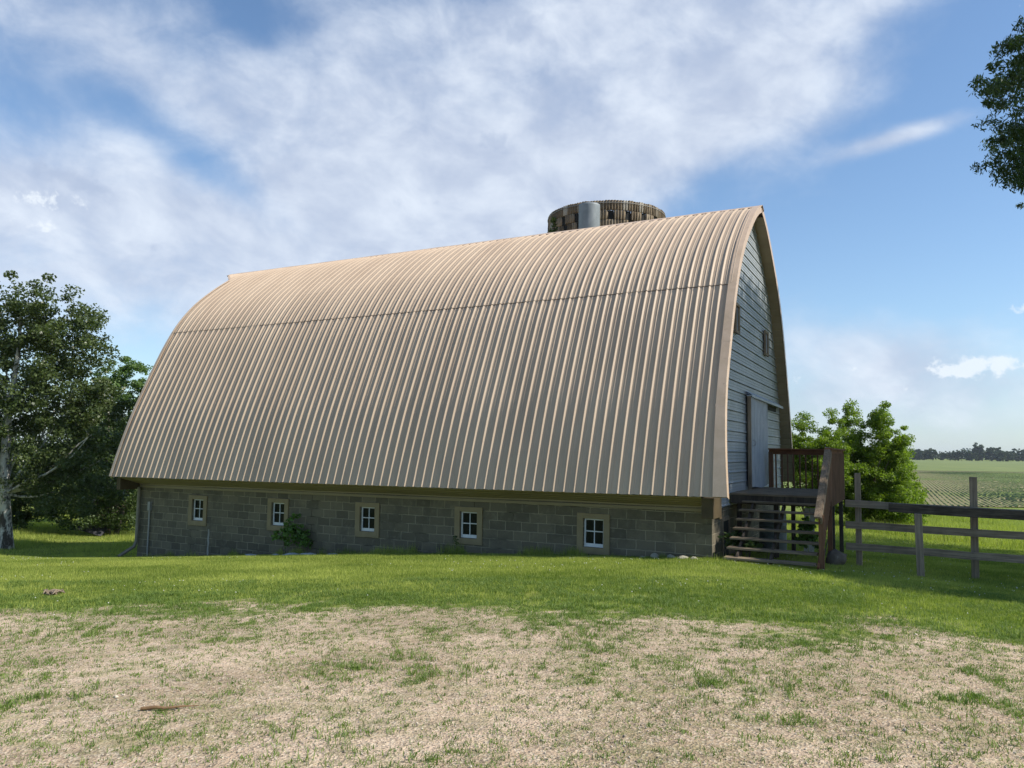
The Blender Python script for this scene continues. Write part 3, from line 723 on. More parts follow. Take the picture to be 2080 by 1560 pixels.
M_slab = simple('grey_slab_stone', (.30, .33, .34), (.44, .46, .47), 5, .85, bmp=.5, spots=((.16, .18, .16), 3, .6, .6))
M_bould = simple('brown_boulder', (.10, .08, .06), (.18, .145, .11), 4, .9, bmp=.6, spots=((.33, .30, .26), 3, .62, .5))
RK = [(-.78, .42, .10, .08, .055, 'small chipped'), (-1.02, .44, .12, .08, .07, 'largest pale lumpy'), (-1.33, .47, .14, .09, .08, 'broad flat topped'), (-1.62, .50, .06, .06, .045, 'tiny rounded'), (-.55, .40, .08, .06, .05, 'squarish pale')]
for i, (x, y, a, c, d, nm) in enumerate(RK):
    X, Y = [float(q) for q in loc2w(x, y)]
    lb = ['small chipped limestone rock in the weedy pile near the block wall corner', 'largest pale lumpy limestone rock in the weedy pile at the wall corner',
          'broad flat topped limestone rock at the middle of the weedy corner pile', 'tiny rounded limestone rock at the window end of the weedy corner pile', 'squarish pale limestone rock nearest the sunlit corner of the block wall'][i]
    rock('rock', lb, 'rock', X, Y, a, c, d, 30 + i, M_lime, 'limestone rocks at the wall corner', .40, i * .9)
SL = [(-11.95, .05, .22, .12, .045), (-11.35, .30, .15, .10, .05), (-10.75, .20, .24, .11, .06), (-10.10, .12, .22, .10, .06), (-9.55, .35, .18, .10, .05)]
for i, (x, y, a, c, d) in enumerate(SL):
    X, Y = [float(q) for q in loc2w(x, y)]
    lb = ['low grey stone slab under the second barn window from the downspout', 'small grey stone slab tucked into the foot of the leafy vine', 'long grey stone slab just past the leafy vine',
          'wide bluish stone slab at the middle of the row beside the vine', 'tilted pale stone slab at the row end nearest the third window'][i]
    rock('stone_slab', lb, 'stone', X, Y, a, c, d, 50 + i, M_slab, 'flat stones along the foot of the block wall', .3, -TH + .2 * i)
X, Y = [float(q) for q in loc2w(1.86, 2.05)]
rock('boulder', 'rounded brown boulder beside the foot of the stairs', 'boulder', X, Y, .19, .18, .20, 71, M_bould, None, .25, .4)

# ------------------------------------------------------------------ fence
fe = empty('rail_fence', (7.6, 15.0, -2.1)); tag(fe, 'weathered three rail wooden fence with a heavy dark top beam beside the deck', 'fence')
def wood_bar(name, a, b_, wd, ht, mat, parent, base, off_tw=0.):
    """a board whose own x axis follows its length so the grain follows too"""
    a, b_ = Vector(a), Vector(b_); L_ = (b_ - a).length; d = (b_ - a).normalized(); x = d
    y = Vector((0, 0, 1)).cross(x).normalized(); z = x.cross(y)
    nseg = max(2, int(L_ / .5)); rows = []; m_ = MB(); rg = random.Random(int(L_ * 1000) + int(ht * 977) + int(a.z * 100))
    for i in range(nseg + 1):
        s_ = L_ * i / nseg; j1, j2 = rg.uniform(-.006, .006), rg.uniform(-.006, .006)
        rows.append([(s_, -wd / 2 + j1, -ht / 2 + j2), (s_, wd / 2 + j1, -ht / 2 + j2), (s_, wd / 2 + j1, ht / 2 + j2), (s_, -wd / 2 + j1, ht / 2 + j2), (s_, -wd / 2 + j1, -ht / 2 + j2)])
    m_.grid(rows); m_.add(rows[0][:4], [(3, 2, 1, 0)]); m_.add(rows[-1][:4], [(0, 1, 2, 3)])
    o = m_.build(name, mat, parent); mw = Matrix(((x.x, y.x, z.x, a.x - base[0]), (x.y, y.y, z.y, a.y - base[1]), (x.z, y.z, z.z, a.z - base[2]), (0, 0, 0, 1)))
    o.matrix_local = mw; bv = o.modifiers.new('bevel', 'BEVEL'); bv.width = .006; bv.segments = 1; return o
base = (7.6, 15.0, -2.1)
LFT = Vector((6.74, 15.5, 0)); RGT = Vector((9.39, 14.0, 0)); dv = RGT - LFT
for z0, z1, nm in ((-.97, -1.015, 'rail'), (-1.39, -1.41, 'rail'), (-1.815, -1.84, 'rail')):
    a = LFT + Vector((0, 0, z0)); e_ = LFT + dv * 1.9 + Vector((0, 0, z0 + (z1 - z0) * 1.9)); wood_bar(nm, a, e_, .04, .14, W_grey, fe, base)
pn = Vector((-dv.y, dv.x, 0)).normalized()
if pn.y > 0: pn = -pn   # toward the camera side
beam = wood('dark_beam_wood', (.035, .026, .018), (.12, .095, .07), axis=0)
a = Vector((7.28, 14.82, -.985)); e_ = Vector((7.28, 14.82, -1.0)) + dv * 1.75 + Vector((0, 0, -.09)); wood_bar('top_beam', a, e_, .14, .165, beam, fe, base)
def post(X, Y, z1, s_, mat, tilt=0.):
    z0 = float(ground(X, Y)) - .15; b = MB(); b.box(-s_ / 2, s_ / 2, -s_ / 2, s_ / 2, 0, z1 - z0)
    o = b.build('fence_post', mat, fe, bevel=.008); o.location = (X - base[0], Y - base[1], z0 - base[2]); o.rotation_euler = (0, tilt, -TH)
post(6.99, 15.48, -.36, .11, W_greyz); post(7.62, 14.36, -1.07, .13, W_greyz, -.015); post(8.84, 14.72, -.38, .125, W_greyz, .01)
post(10.6, 13.55, -.45, .12, W_greyz); post(10.9, 12.6, -1.1, .13, W_greyz)

# ------------------------------------------------------------------ silo and its steel pipe
SX, SY, SR, STOP, SBOT = 4.05, 33.0, 2.55, 10.25, -4.3
silo = empty('silo', (SX, SY, SBOT)); tag(silo, 'round roofless silo of ribbed tan staves with dark openings behind the barn ridge', 'silo')
m, t, p = principled('ribbed_stave', .9, 0, .2); O = t.n('ShaderNodeTexCoord').outputs['Object']; at = t.n('ShaderNodeAttribute', attribute_name='tint').outputs['Fac']
col = t.mix(t.ramp(at, .0, .85, False), (.12, .09, .058), (.26, .205, .14)); col = t.mix(t.ramp(at, .86, .92), col, (.37, .335, .275))
ns = t.noise(t.scale(O, (2, 2, .5)), 4, 6, .7, .3); col = t.mix(t.m('MULTIPLY', t.ramp(ns, .5, .7), .5), col, (.09, .07, .05)); col = t.mix(t.m('MULTIPLY', t.ramp(t.noise(t.scale(O, (6, 6, .6)), 2, 5, .7), .58, .72), .5), col, (.42, .39, .33))
t.put(p.inputs['Base Color'], col); bump(t, p, ns, .4, .01); M_stave = m
SV = []; SQ = []; ST = []; NS = 66; row_h = .385; rr = random.Random(11)
H = STOP - SBOT; z1 = H; row = 0
while z1 > 0:
    z0 = max(0, z1 - (.43 if row == 0 else row_h))
    for i in range(NS):
        a0_ = 2 * math.pi * (i + (.5 if row % 2 else 0)) / NS; a1_ = a0_ + 2 * math.pi / NS
        hole = 0 < row < 5 and ((row == 1 and i % 3 == 0) or (row > 1 and (i + row) % 3 == 0 and rr.random() < .35))
        u_ = rr.random(); n_ = 9; rws = [[], []]; top = (rr.uniform(-.02, .012) if row == 0 else 0)
        for j in range(n_):
            aa = a0_ + (a1_ - a0_) * j / (n_ - 1); rb = SR - (.06 if hole else 0) + (.024 if (j % 4) in (1, 2) else -.014) * (0 if hole else 1) + .008 * (row % 2)
            rws[0].append((rb * math.cos(aa), rb * math.sin(aa), z0 + .010)); rws[1].append((rb * math.cos(aa), rb * math.sin(aa), z1 - .010 + top))
        if hole: tgt = MB(); tgt.grid(rws); tgt.build('dark_opening', M_dark, silo)
        else:
            k = len(SV); SV += rws[0] + rws[1]; ST += [u_] * (2 * n_); SQ += [(k + j, k + j + 1, k + n_ + j + 1, k + n_ + j) for j in range(n_ - 1)]
    z1 = z0; row += 1
o = link('stave_wall', npmesh('stave_wall', SV, SQ, attr=ST), M_stave, silo); q = o.modifiers.new('thick', 'SOLIDIFY'); q.thickness = .10; q.offset = -1
b = MB(); ring = [(2.46 * math.cos(a), 2.46 * math.sin(a)) for a in np.linspace(0, 2 * math.pi, 61)]
b.grid([[(x, y, 0) for x, y in ring], [(x, y, H - .5) for x, y in ring]], True); b.build('inner_lining', simple('inner_lining', (.10, .085, .06), (.15, .13, .09), 2, .95), silo)
b = MB()
for k in range(7):
    b.tube([((SR + .035) * math.cos(a), (SR + .035) * math.sin(a), H - .12 - k * 1.56) for a in np.linspace(0, 2 * math.pi, 61)], .012, 5, False)
b.build('hoop', M_pipe, silo)
PX, PY = 3.02, 30.2
b = MB(); Hp = 9.86 + 4.3; pts = []; rad = []
z = 0.
while z < Hp:
    pts += [(0, 0, z), (0, 0, z + .07)]; rad += [.435, .428]; z += .14
pts.append((0, 0, Hp)); rad.append(.43)
b.tube(pts, rad, 32, False); b.tube([(0, 0, 9.05 + 3.4), (0, 0, 9.12 + 3.4)], .445, 32, False)
capv = [(.43 * math.cos(a), .43 * math.sin(a), Hp) for a in np.linspace(0, 2 * math.pi, 33)[:-1]]; b.add(capv + [(0, 0, Hp + .03)], [(i, (i + 1) % 32, 32) for i in range(32)])
pp = b.build('steel_chute', M_galv); pp.location = (PX, PY, -4.3); tag(pp, 'tall galvanised round steel chute standing in front of the silo', 'chute')

# ------------------------------------------------------------------ foliage
def leaves(centres, radii, nper, ll, lw, seed, droop=0., flat=.7):
    """rhombic leaves scattered in leaf clumps; returns V, Q, tint"""
    rg = np.random.default_rng(seed); n = len(centres) * nper
    ci = np.repeat(np.arange(len(centres)), nper)
    d = rg.normal(size=(n, 3)); d /= np.linalg.norm(d, axis=1)[:, None]; r_ = rg.random(n) ** .45
    P = centres[ci] + d * (radii[ci] * r_)[:, None] * np.array([1, 1, flat])
    ax = rg.normal(size=(n, 3)); ax[:, 2] -= droop; ax /= np.linalg.norm(ax, axis=1)[:, None]
    up = rg.normal(size=(n, 3)) * .8 + np.array([0, 0, 1.]); sd = np.cross(ax, up); sd /= np.linalg.norm(sd, axis=1)[:, None] + 1e-9
    nr = np.cross(sd, ax)
    L_ = ll * rg.uniform(.6, 1.3, n)[:, None]; Wd = lw * rg.uniform(.6, 1.3, n)[:, None]
    a = P - ax * L_ / 2; b_ = P + sd * Wd / 2 + nr * Wd * .15; c = P + ax * L_ / 2; e = P - sd * Wd / 2 + nr * Wd * .15
    V = np.stack([a, b_, c, e], 1).reshape(-1, 3); Q = np.arange(n * 4).reshape(-1, 4)
    cl = rg.random(len(centres))
    tint = np.clip(.5 * cl[ci] + .5 * rg.random(n), 0, 1)
    return V, Q, np.repeat(tint, 4)
def tree(name, label, cat, X, Y, H, blobs, ncl, cr, nper, ll, lw, lm, bm, tr_, seed, group=None, zb=None, trunk_top=.75, lean=(0, 0), limbs=14, droop=0., multi=1, flat=.7, keep=None):
    rg = np.random.default_rng(seed); zb = float(ground(X, Y)) if zb is None else zb
    root = empty(name, (X, Y, zb)); tag(root, label, cat, group)
    wts = np.array([b_[3] * b_[4] * b_[5] for b_ in blobs]); wts = wts / wts.sum(); cs = []; rs = []
    for b_, w_ in zip(blobs, wts):
        n = max(3, int(ncl * w_)); d = rg.normal(size=(n, 3)); d /= np.linalg.norm(d, axis=1)[:, None]; r_ = rg.random(n) ** .42
        cs.append(np.array(b_[:3]) + d * r_[:, None] * np.array(b_[3:6])); rs.append(cr * rg.uniform(.55, 1.35, n))
    cs = np.concatenate(cs); rs = np.concatenate(rs); ok = cs[:, 2] > .25; cs, rs = cs[ok], rs[ok]
    V, Q, T = leaves(cs, rs, nper, ll, lw, seed + 1, droop, flat)
    link('crown', npmesh(name + '_crown', V, Q, attr=T), lm, root)
    m_ = MB()
    tops = []
    for k in range(multi):
        ang = rg.uniform(0, 6.28); ox = (0 if multi == 1 else .25 * math.cos(ang)), (0 if multi == 1 else .25 * math.sin(ang)); n = 9; pts = []; rad = []
        sp_ = (0 if multi == 1 else rg.uniform(.1, .25) * H)
        for i in range(n):
            f_ = i / (n - 1); w_ = .05 * H * f_ * .5
            pts.append((ox[0] + lean[0] * H * f_ + math.cos(ang) * sp_ * f_ + w_ * math.sin(f_ * 5 + seed), ox[1] + lean[1] * H * f_ + math.sin(ang) * sp_ * f_ + w_ * math.cos(f_ * 4 + seed) - w_, -.2 + (H * trunk_top + .2) * f_)); rad.append(tr_ * (1.25 - .25 * min(1, f_ * 12)) * (1 - .8 * f_))
        m_.tube(pts, rad, 10); tops.append((pts, rad))
    ch = rg.choice(len(cs), min(limbs, len(cs)), replace=False)
    for c in cs[ch]:
        pts, rad = tops[rg.integers(len(tops))]
        hz_ = max(c[2] * rg.uniform(.4, .8), .22 * H); i = int(np.clip(hz_ / (H * trunk_top) * (len(pts) - 1), 1, len(pts) - 2)); s0 = Vector(pts[i]); e = Vector(c)
        mid = (s0 + e) / 2 + Vector((0, 0, -.08 * (e - s0).length)); q1 = s0.lerp(mid, .5) + Vector(rg.normal(size=3) * .03 * H * .3); r0 = rad[i] * .34
        m_.tube([s0, q1, mid, mid.lerp(e, .5) + Vector(rg.normal(size=3) * .02 * H * .4), e], [r0, r0 * .8, r0 * .6, r0 * .4, r0 * .15], 6)
    m_.build('trunk', bm, root)
    return root
L_poplar = leafmat('poplar_leaf', (.040, .058, .020), (.115, .150, .055), .28, .36)
L_cotton = leafmat('cottonwood_leaf', (.06, .11, .03), (.17, .25, .08), .35)
L_bush = leafmat('young_ash_leaf', (.07, .125, .012), (.25, .33, .042), .42)
L_shrub = leafmat('dark_shrub_leaf', (.036, .062, .018), (.10, .145, .045), .3)
L_ash = leafmat('ash_leaf', (.022, .045, .012), (.06, .10, .026), .3)
L_far = leafmat('far_leaf', (.035, .058, .032), (.075, .105, .055), .2)
L_vine = leafmat('vine_leaf', (.06, .12, .02), (.16, .27, .06), .35)
def birch_bark():
    m, t, p = principled('white_bark', .8, 0, .2); tcn = t.n('ShaderNodeTexCoord'); O = tcn.outputs['Object']
    a = t.noise(t.scale(O, (3, 3, 1.2)), 1.6, 5, .7, .6); b_ = t.noise(t.scale(O, (2, 2, 12)), 1.5, 3, .6)
    low = t.n('ShaderNodeSeparateXYZ'); t.put(low.inputs[0], O)
    f_ = t.m('ADD', a, t.m('MULTIPLY', t.ramp(low.outputs[2], 2.6, .6), .06)); col = t.mix(t.ramp(f_, .47, .62), (.58, .56, .50), (.07, .06, .05))
    col = t.mix(t.m('MULTIPLY', t.ramp(b_, .58, .66), .7), col, (.12, .11, .09)); t.put(p.inputs['Base Color'], col); bump(t, p, a, .6, .02); return m
B_birch = birch_bark()
B_bark = simple('grey_brown_bark', (.10, .08, .06), (.19, .16, .125), 6, .95, stretch=(3, 3, .6), bmp=.7)
def pt(px, Yd): return (px - 1040) / 1550.8 * Yd * 1.0
TREES = [
 dict(name='poplar_tree', label='tall dark leaved tree with patchy white bark standing left of the barn', X=-18.15, Y=28.0, H=10.6, blobs=[(-1.2, 0, 4.6, 4.2, 3.0, 3.3), (-2.2, 0, 8.0, 2.6, 2.2, 2.3), (2.0, -.3, 7.2, 1.7, 1.8, 2.2), (2.4, .2, 3.9, 2.4, 2.0, 2.2), (-3, .5, 6, 3, 2.4, 3), (2.5, 0, 8.9, 1.0, .8, 1.1), (.1, 0, 9.2, 1.1, .9, 1.3), (1.4, 0, 6.6, 2.0, 1.6, 2.0), (-.6, 0, 8.6, 1.8, 1.5, 1.5), (1.7, 0, 8.1, 1.3, 1.2, 1.2), (3.2, 0, 5.2, 1.6, 1.3, 1.6), (2.2, .3, 2.3, 2.2, 1.5, 1.2), (-1.8, .8, 2.4, 2.0, 1.5, 1.0)],
      ncl=1020, cr=.42, nper=105, ll=.105, lw=.09, lm=L_poplar, bm=B_birch, tr_=.22, seed=3, limbs=30, trunk_top=.8, lean=(-.03, 0)),
 dict(name='cottonwood_tree', label='pale green slender tree rising highest behind the others beside the barn roof', X=-21.9, Y=42.5, H=10.6, blobs=[(0, 0, 8.2, .8, 1.2, 1.7), (1.1, 0, 7.3, .6, 1.3, 2.0), (-1.1, 0, 7.2, .6, 1.3, 1.9), (0, 0, 5, 1.9, 1.2, 2.2)], ncl=210, cr=.36, nper=90, ll=.13, lw=.11, lm=L_cotton, bm=B_birch, tr_=.16, seed=12, limbs=22),
 dict(name='shrub_tree', label='dense dark bushy tree between the white barked tree and the barn wall', X=-18.6, Y=36.0, H=6.8, blobs=[(0, 0, 2.6, 2.6, 2.0, 2.4), (-1.6, 0, 3.6, 1.7, 1.6, 2.0), (.4, -.6, .8, 2.6, 1.2, .8)], ncl=330, cr=.40, nper=95, ll=.11, lw=.085, lm=L_shrub, bm=B_bark, tr_=.12, seed=21, limbs=20, multi=3),
 dict(name='shrub_tree', label='taller dark bushy tree directly behind the far lower corner of the barn roof', X=-20.0, Y=39, H=8.4, blobs=[(0, 0, 3.2, 3.0, 2.2, 2.7), (-1.6, 0, 4.6, 1.5, 1.6, 1.6), (.3, -.6, .8, 2.8, 1.2, .9)], ncl=340, cr=.45, nper=90, ll=.13, lw=.10, lm=L_shrub, bm=B_bark, tr_=.13, seed=22, limbs=20, multi=3),
 dict(name='shrub_tree', label='broad low dark tree behind the white barked trunk', X=-25.5, Y=37.5, H=7, blobs=[(0, 0, 2.8, 3.4, 2.0, 2.5), (3.0, 0, 2.2, 2.4, 1.8, 1.9), (1.5, -.6, .8, 4.6, 1.2, .9)], ncl=400, cr=.45, nper=90, ll=.13, lw=.10, lm=L_shrub, bm=B_bark, tr_=.12, seed=23, limbs=16, multi=3),
 dict(name='ash_sapling', label='bright green young tree nearest the deck railing behind the barn end', X=13.9, Y=35, H=5.4, blobs=[(0, 0, 2.4, 1.5, 1.5, 2.1), (.9, 0, 3.8, .65, .7, 1.5), (-.6, 0, 3.9, .65, .7, 1.2)], ncl=360, cr=.30, nper=135, ll=.105, lw=.055, lm=L_bush, bm=B_bark, tr_=.06, trunk_top=.55, seed=31, limbs=16, multi=3),
 dict(name='ash_sapling', label='bright green young tree with a pointed top in the middle of the clump', X=15.9, Y=35.8, H=5.7, blobs=[(0, 0, 2.1, 1.3, 1.5, 2.0), (.1, 0, 4.2, .62, .7, 1.6)], ncl=340, cr=.30, nper=135, ll=.105, lw=.055, lm=L_bush, bm=B_bark, tr_=.06, trunk_top=.55, seed=32, limbs=16, multi=3),
 dict(name='ash_sapling', label='bright green young tree at the field side of the clump, tallest of the three', X=17.3, Y=35.2, H=5.9, blobs=[(-.1, 0, 1.9, 1.3, 1.5, 1.9), (-.25, 0, 4.2, .60, .8, 1.8), (.45, 0, 3.6, .6, .9, 1.3)], ncl=360, cr=.30, nper=135, ll=.105, lw=.055, lm=L_bush, bm=B_bark, tr_=.06, trunk_top=.55, seed=33, limbs=16, multi=3),
 dict(name='bush', label='low rounded green bush at the edge of the crop field', X=18.55, Y=36.5, H=3.2, blobs=[(0, 0, 1.2, 1.1, 1.1, 1.25), (.5, 0, .9, .8, .8, .9)], ncl=170, cr=.28, nper=110, ll=.11, lw=.06, lm=L_bush, bm=B_bark, tr_=.04, seed=34, limbs=8, multi=4),
]
for d_ in TREES: tree(cat=('bush' if d_['name'] == 'bush' else 'tree'), **d_)
# big ash tree standing outside the frame to the right: its branches hang into view and its crown shades the gable and deck
def big_ash():
    rg = np.random.default_rng(77); X, Y = 18.5, 15.0; zb = float(ground(X, Y)); root = empty('ash_tree', (X, Y, zb))
    tag(root, 'dark leafy ash branches hanging in from beside the barn at the upper corner', 'tree')
    ctr = np.array([-1.5, 2.0, 8.4]); rad = np.array([7.2, 9.5, 8.6]); n = 2700
    d = rg.normal(size=(n, 3)); d /= np.linalg.norm(d, axis=1)[:, None]; cw = ctr + np.array([X, Y, 0]) + d * (rg.random(n) ** .38)[:, None] * rad
    # crown shaped for the light: clumps that would shade the tan sheets are dropped
    lx_, ly_ = w2loc(cw[:, 0], cw[:, 1]); py_ = ly_ - .20 * lx_; pz_ = cw[:, 2] - 1.0 * lx_
    edge = np.array([HW - dist_at(float(min(max(z_, -.83), 6.2))) for z_ in pz_])
    ok = np.where(pz_ > -.9, (py_ > edge + .9) & (pz_ < 4.3), py_ > pz_ + 3.2) & (cw[:, 2] > zb + 3.2)
    az_ = cw[:, 0] / cw[:, 1]; hz2 = cw[:, 2] / cw[:, 1]
    lim_ = np.interp(hz2, [.33, .37, .40, .43, .50, .53, .56, .62, .7, .9], [.80, .66, .64, .625, .620, .612, .632, .650, .67, .7]); ok &= (az_ > lim_ + .022) & (hz2 > .355) | (az_ > .82)
    ok &= cw[:, 1] > 4
    cs = cw[ok] - np.array([X, Y, zb]); cw = cw[ok]; n = len(cs)
    near = (cw[:, 0] / cw[:, 1] < .76)
    V1, Q1, T1 = leaves(cs[~near], rg.uniform(.45, .8, (~near).sum()), 62, .22, .11, 5, .3)
    # finer leaves on the branches that hang nearest the barn
    c2 = cs[near]; sub = np.repeat(c2, 4, 0) + rg.normal(size=(len(c2) * 4, 3)) * np.array([.20, .35, .22])
    V2, Q2, T2 = leaves(sub, rg.uniform(.16, .34, len(sub)), 85, .125, .040, 6, .8)
    link('crown', npmesh('ash_crown', np.concatenate([V1, V2]), np.concatenate([Q1, Q2 + len(V1)]), attr=np.concatenate([T1, T2])), L_ash, root)
    m_ = MB(); m_.tube([(0, 0, -.3), (0, 0, .3), (.05, .1, 1.8), (-.1, 0, 3.4), (.1, .1, 6), (0, 0, 9.5), (.1, 0, 13)], [.5, .42, .36, .33, .25, .15, .05], 14)
    for c in cs[rg.choice(n, 60, replace=False)]:
        s0 = Vector((0, 0, min(max(c[2] * rg.uniform(.4, .8), 2.2), 10))); e = Vector(c); mid = (s0 + e) / 2 + Vector((0, 0, .5)); m_.tube([s0, s0.lerp(mid, .5), mid, mid.lerp(e, .5), e], [.12, .09, .06, .035, .012], 7)
    m_.build('trunk', B_bark, root)
big_ash()
# far tree line
rg = np.random.default_rng(8); variants = []
def far_tree(i, px, Yd, wpx, toppy, fine=1.):
    hor = 913.5 + (px - 1040) * .0159; X = pt(px, Yd); zb = -4.6; H = (hor - toppy) / 1550.8 * Yd + 4.5; Wd = wpx / 1550.8 * Yd / 2
    nb = []; rg2 = np.random.default_rng(100 + i)
    for k in range(5): nb.append((rg2.uniform(-.55, .55) * Wd, rg2.uniform(-.4, .4) * Wd, H * rg2.uniform(.38, .62), Wd * rg2.uniform(.45, .7), Wd * .55, H * rg2.uniform(.28, .36)))
    nb.append((0, 0, H * .26, Wd * 1.05, Wd * .7, H * .27))
    shapes = ('low spreading', 'round topped', 'lumpy', 'narrow', 'broad', 'flat topped')
    return tree('field_tree', FL[i], 'tree', X, Yd, H, nb, 150, H * .085, 60, H * .065, H * .055, L_far, B_bark, H * .018, 200 + i, 'trees along the far edge of the field', zb, limbs=6)
FT = [(1822, 30, 903), (1848, 36, 905), (1872, 30, 909), (1893, 34, 907), (1912, 20, 915), (1930, 34, 912), (1952, 30, 909), (1972, 24, 914), (1994, 34, 897), (2014, 40, 903), (2040, 34, 913), (2066, 40, 908), (2092, 36, 910), (1862, 26, 913), (2028, 30, 911), (2116, 40, 906), (1798, 36, 905), (1772, 40, 903)]
FL = ['first low dark tree of the far line seen past the green bush', 'second dark tree of the far line, with a rounded double top', 'small far tree in the dip after the rounded double one', 'fourth dome shaped tree of the far line with a pale trunk below', 'lowest far tree in the gap between two groups',
      'wide flat topped far tree just past the gap in the line', 'dark lumpy far tree two places before the tallest one', 'narrow dark far tree touching the pale distant one', 'tallest round topped tree of the whole far line', 'broad sloping tree leaning against the tallest far tree', 'low dark far tree just beyond the sloping one',
      'lumpy far tree near the frame edge with a raised middle', 'last dark far tree cut by the frame edge', 'low filler tree in front of the third far tree', 'low dark far tree standing in front of the sloping one', 'far tree just outside the frame edge past the last one', 'far tree mostly hidden behind the green sapling clump', 'far tree fully behind the green sapling clump']
for i, (px, wp, tp) in enumerate(FT): far_tree(i, px, 860 + 14 * ((i * 5) % 7), wp, tp)
tree('distant_tree', 'pale bluish distant tree showing through a gap beside the tallest far tree', 'tree', pt(1970, 1500), 1500, 26, [(0, 0, 14, 24, 15, 9), (10, 0, 12, 18, 12, 8)], 70, 2.6, 40, 1.6, 1.3, leafmat('hazed_leaf', (.07, .11, .10), (.10, .15, .13), .1), B_bark, .5, 301, None, -4.5)  # haze is put into the leaf colour, paler and bluer
# hedge line of rough grass between meadow and crops
V = []; Q = []; T = []
V, Q, T = leaves(np.array([[0, 0, 0], [.25, -.1, .25], [-.15, 0, -.3], [.1, -.1, .55], [.45, -.2, -.1], [.05, 0, -.7]]), np.array([.28, .28, .3, .18, .25, .35]), 70, .16, .12, 93)
o = link('ivy', npmesh('ivy', V, Q, attr=T), L_shrub); o.location = (1.62, 32.0, 9.25); tag(o, 'dark leafy climber clinging to the side of the round silo', 'ivy')
# ------------------------------------------------------------------ plants at the wall
def plant(name, label, cat, x, y, H, blobs, ncl, cr, nper, ll, lw, lm, seed, group=None):
    X, Y = [float(q) for q in loc2w(x, y)]; return tree(name, label, cat, X, Y, H, blobs, ncl, cr, nper, ll, lw, lm, B_bark, .012, seed, group, limbs=10, multi=4, flat=.9)
plant('vine', 'leafy green climbing vine against the block wall between two windows', 'vine', -10.95, .55, .95, [(0, 0, .45, .34, .14, .46), (-.28, 0, .62, .24, .1, .28), (.3, 0, .22, .26, .12, .24), (-.05, 0, .85, .14, .08, .24), (-.5, -.1, .55, .12, .08, .08)], 44, .12, 20, .095, .075, L_vine, 61)
plant('weed', 'small dark weed reaching the sill of the fourth barn window', 'weed', -6.15, .60, .45, [(0, 0, .2, .12, .10, .22)], 12, .07, 22, .05, .035, L_shrub, 62)
plant('weed', 'dark leafy plant at the block wall beneath the first stair treads', 'weed', .05, 1.25, .6, [(0, 0, .3, .22, .2, .28), (.2, .1, .2, .18, .18, .2)], 30, .09, 22, .10, .07, L_shrub, 63, 'leafy plants under the stairs')
plant('weed', 'broad leaved dark plant poking between the lowest stair treads', 'weed', .42, .95, .45, [(0, 0, .22, .2, .15, .2)], 20, .08, 20, .10, .07, L_shrub, 64, 'leafy plants under the stairs')
plant('weed', 'taller leafy plant beneath the deck boards behind the stairs', 'weed', 1.2, 3.3, .8, [(0, 0, .45, .25, .2, .35)], 34, .1, 22, .10, .07, L_vine, 65, 'leafy plants under the stairs')
# tilted dark sheet in the grass by the trees
X, Y = pt(200, 35.), 35.; Z = float(ground(X, Y)); b = MB(); b.bar((-.5, 0, .50), (.55, .15, .16), .55, .03, up=(.25, -.6, .8)); b.bar((.2, .1, 0), (.2, .1, .3), .05, .05)
o = b.build('dark_panel', simple('dark_sheet', (.025, .025, .03), (.05, .05, .055), 3, .5)); o.location = (X, Y, Z); tag(o, 'dark sheet tilted in the long grass under the trees', 'panel')
# fallen stick and dead twig heap on the ground
X, Y = -2.28, 5.2; Z = float(ground(X, Y))
b = MB(); b.tube([(-.16, -.02, .02), (-.05, .0, .026), (.04, .0, .022), (.16, .06, .02), (.28, .11, .012)], [.014, .016, .013, .008, .003], 8); o = b.build('stick', simple('brown_stick', (.13, .075, .035), (.24, .14, .07), 9, .8, bmp=.4)); o.location = (X, Y, Z); o.scale = (.78,) * 3; tag(o, 'brown broken stick lying on the gravel in the foreground', 'stick')
X, Y = -6.1, 10.45; Z = float(ground(X, Y)); b = MB(); rr = random.Random(9)
for i in range(16):
    a = rr.uniform(0, 6.28); l = rr.uniform(.05, .2); q_ = (rr.uniform(-.12, .12), rr.uniform(-.06, .06)); b.tube([(q_[0], q_[1], .02 + rr.random() * .03), (q_[0] + l * .5 * math.cos(a), q_[1] + l * .5 * math.sin(a), .03 + rr.random() * .06), (q_[0] + l * math.cos(a), q_[1] + l * math.sin(a), .02 + rr.random() * .04)], [.014, .016, .004], 5)
o = b.build('dead_branch', simple('grey_deadwood', (.13, .10, .07), (.26, .20, .14), 9, .9)); o.location = (X, Y, Z); tag(o, 'small heap of dead grey twigs lying on the lawn', 'branch')
for x, y, lb in ((7.15, 7.35, 'flat dark green weed at the lawn edge nearest the frame side'), (5.6, 8.2, 'smaller leafy weed on the worn lawn edge below the fence')):
    rg = np.random.default_rng(int(x * 10)); n = 34; V = []; Q = []
    for i in range(n):
        a = rg.uniform(0, 6.28); l = rg.uniform(.07, .16) * (1 if x > 7 else .7); wd = l * .22; c_, s_ = math.cos(a), math.sin(a); h0 = rg.uniform(.02, .07)
        V += [(0, 0, .01), (c_ * l * .5 - s_ * wd, s_ * l * .5 + c_ * wd, h0), (c_ * l, s_ * l, h0 * .6), (c_ * l * .5 + s_ * wd, s_ * l * .5 - c_ * wd, h0)]; Q.append((i * 4, i * 4 + 1, i * 4 + 2, i * 4 + 3))
    o = link('broadleaf_weed', npmesh('broadleaf_weed', V, Q, attr=rg.random(len(V))), L_shrub); o.location = (x, y, float(ground(x, y))); tag(o, lb, 'weed', 'broad leaved weeds at the lawn edge')

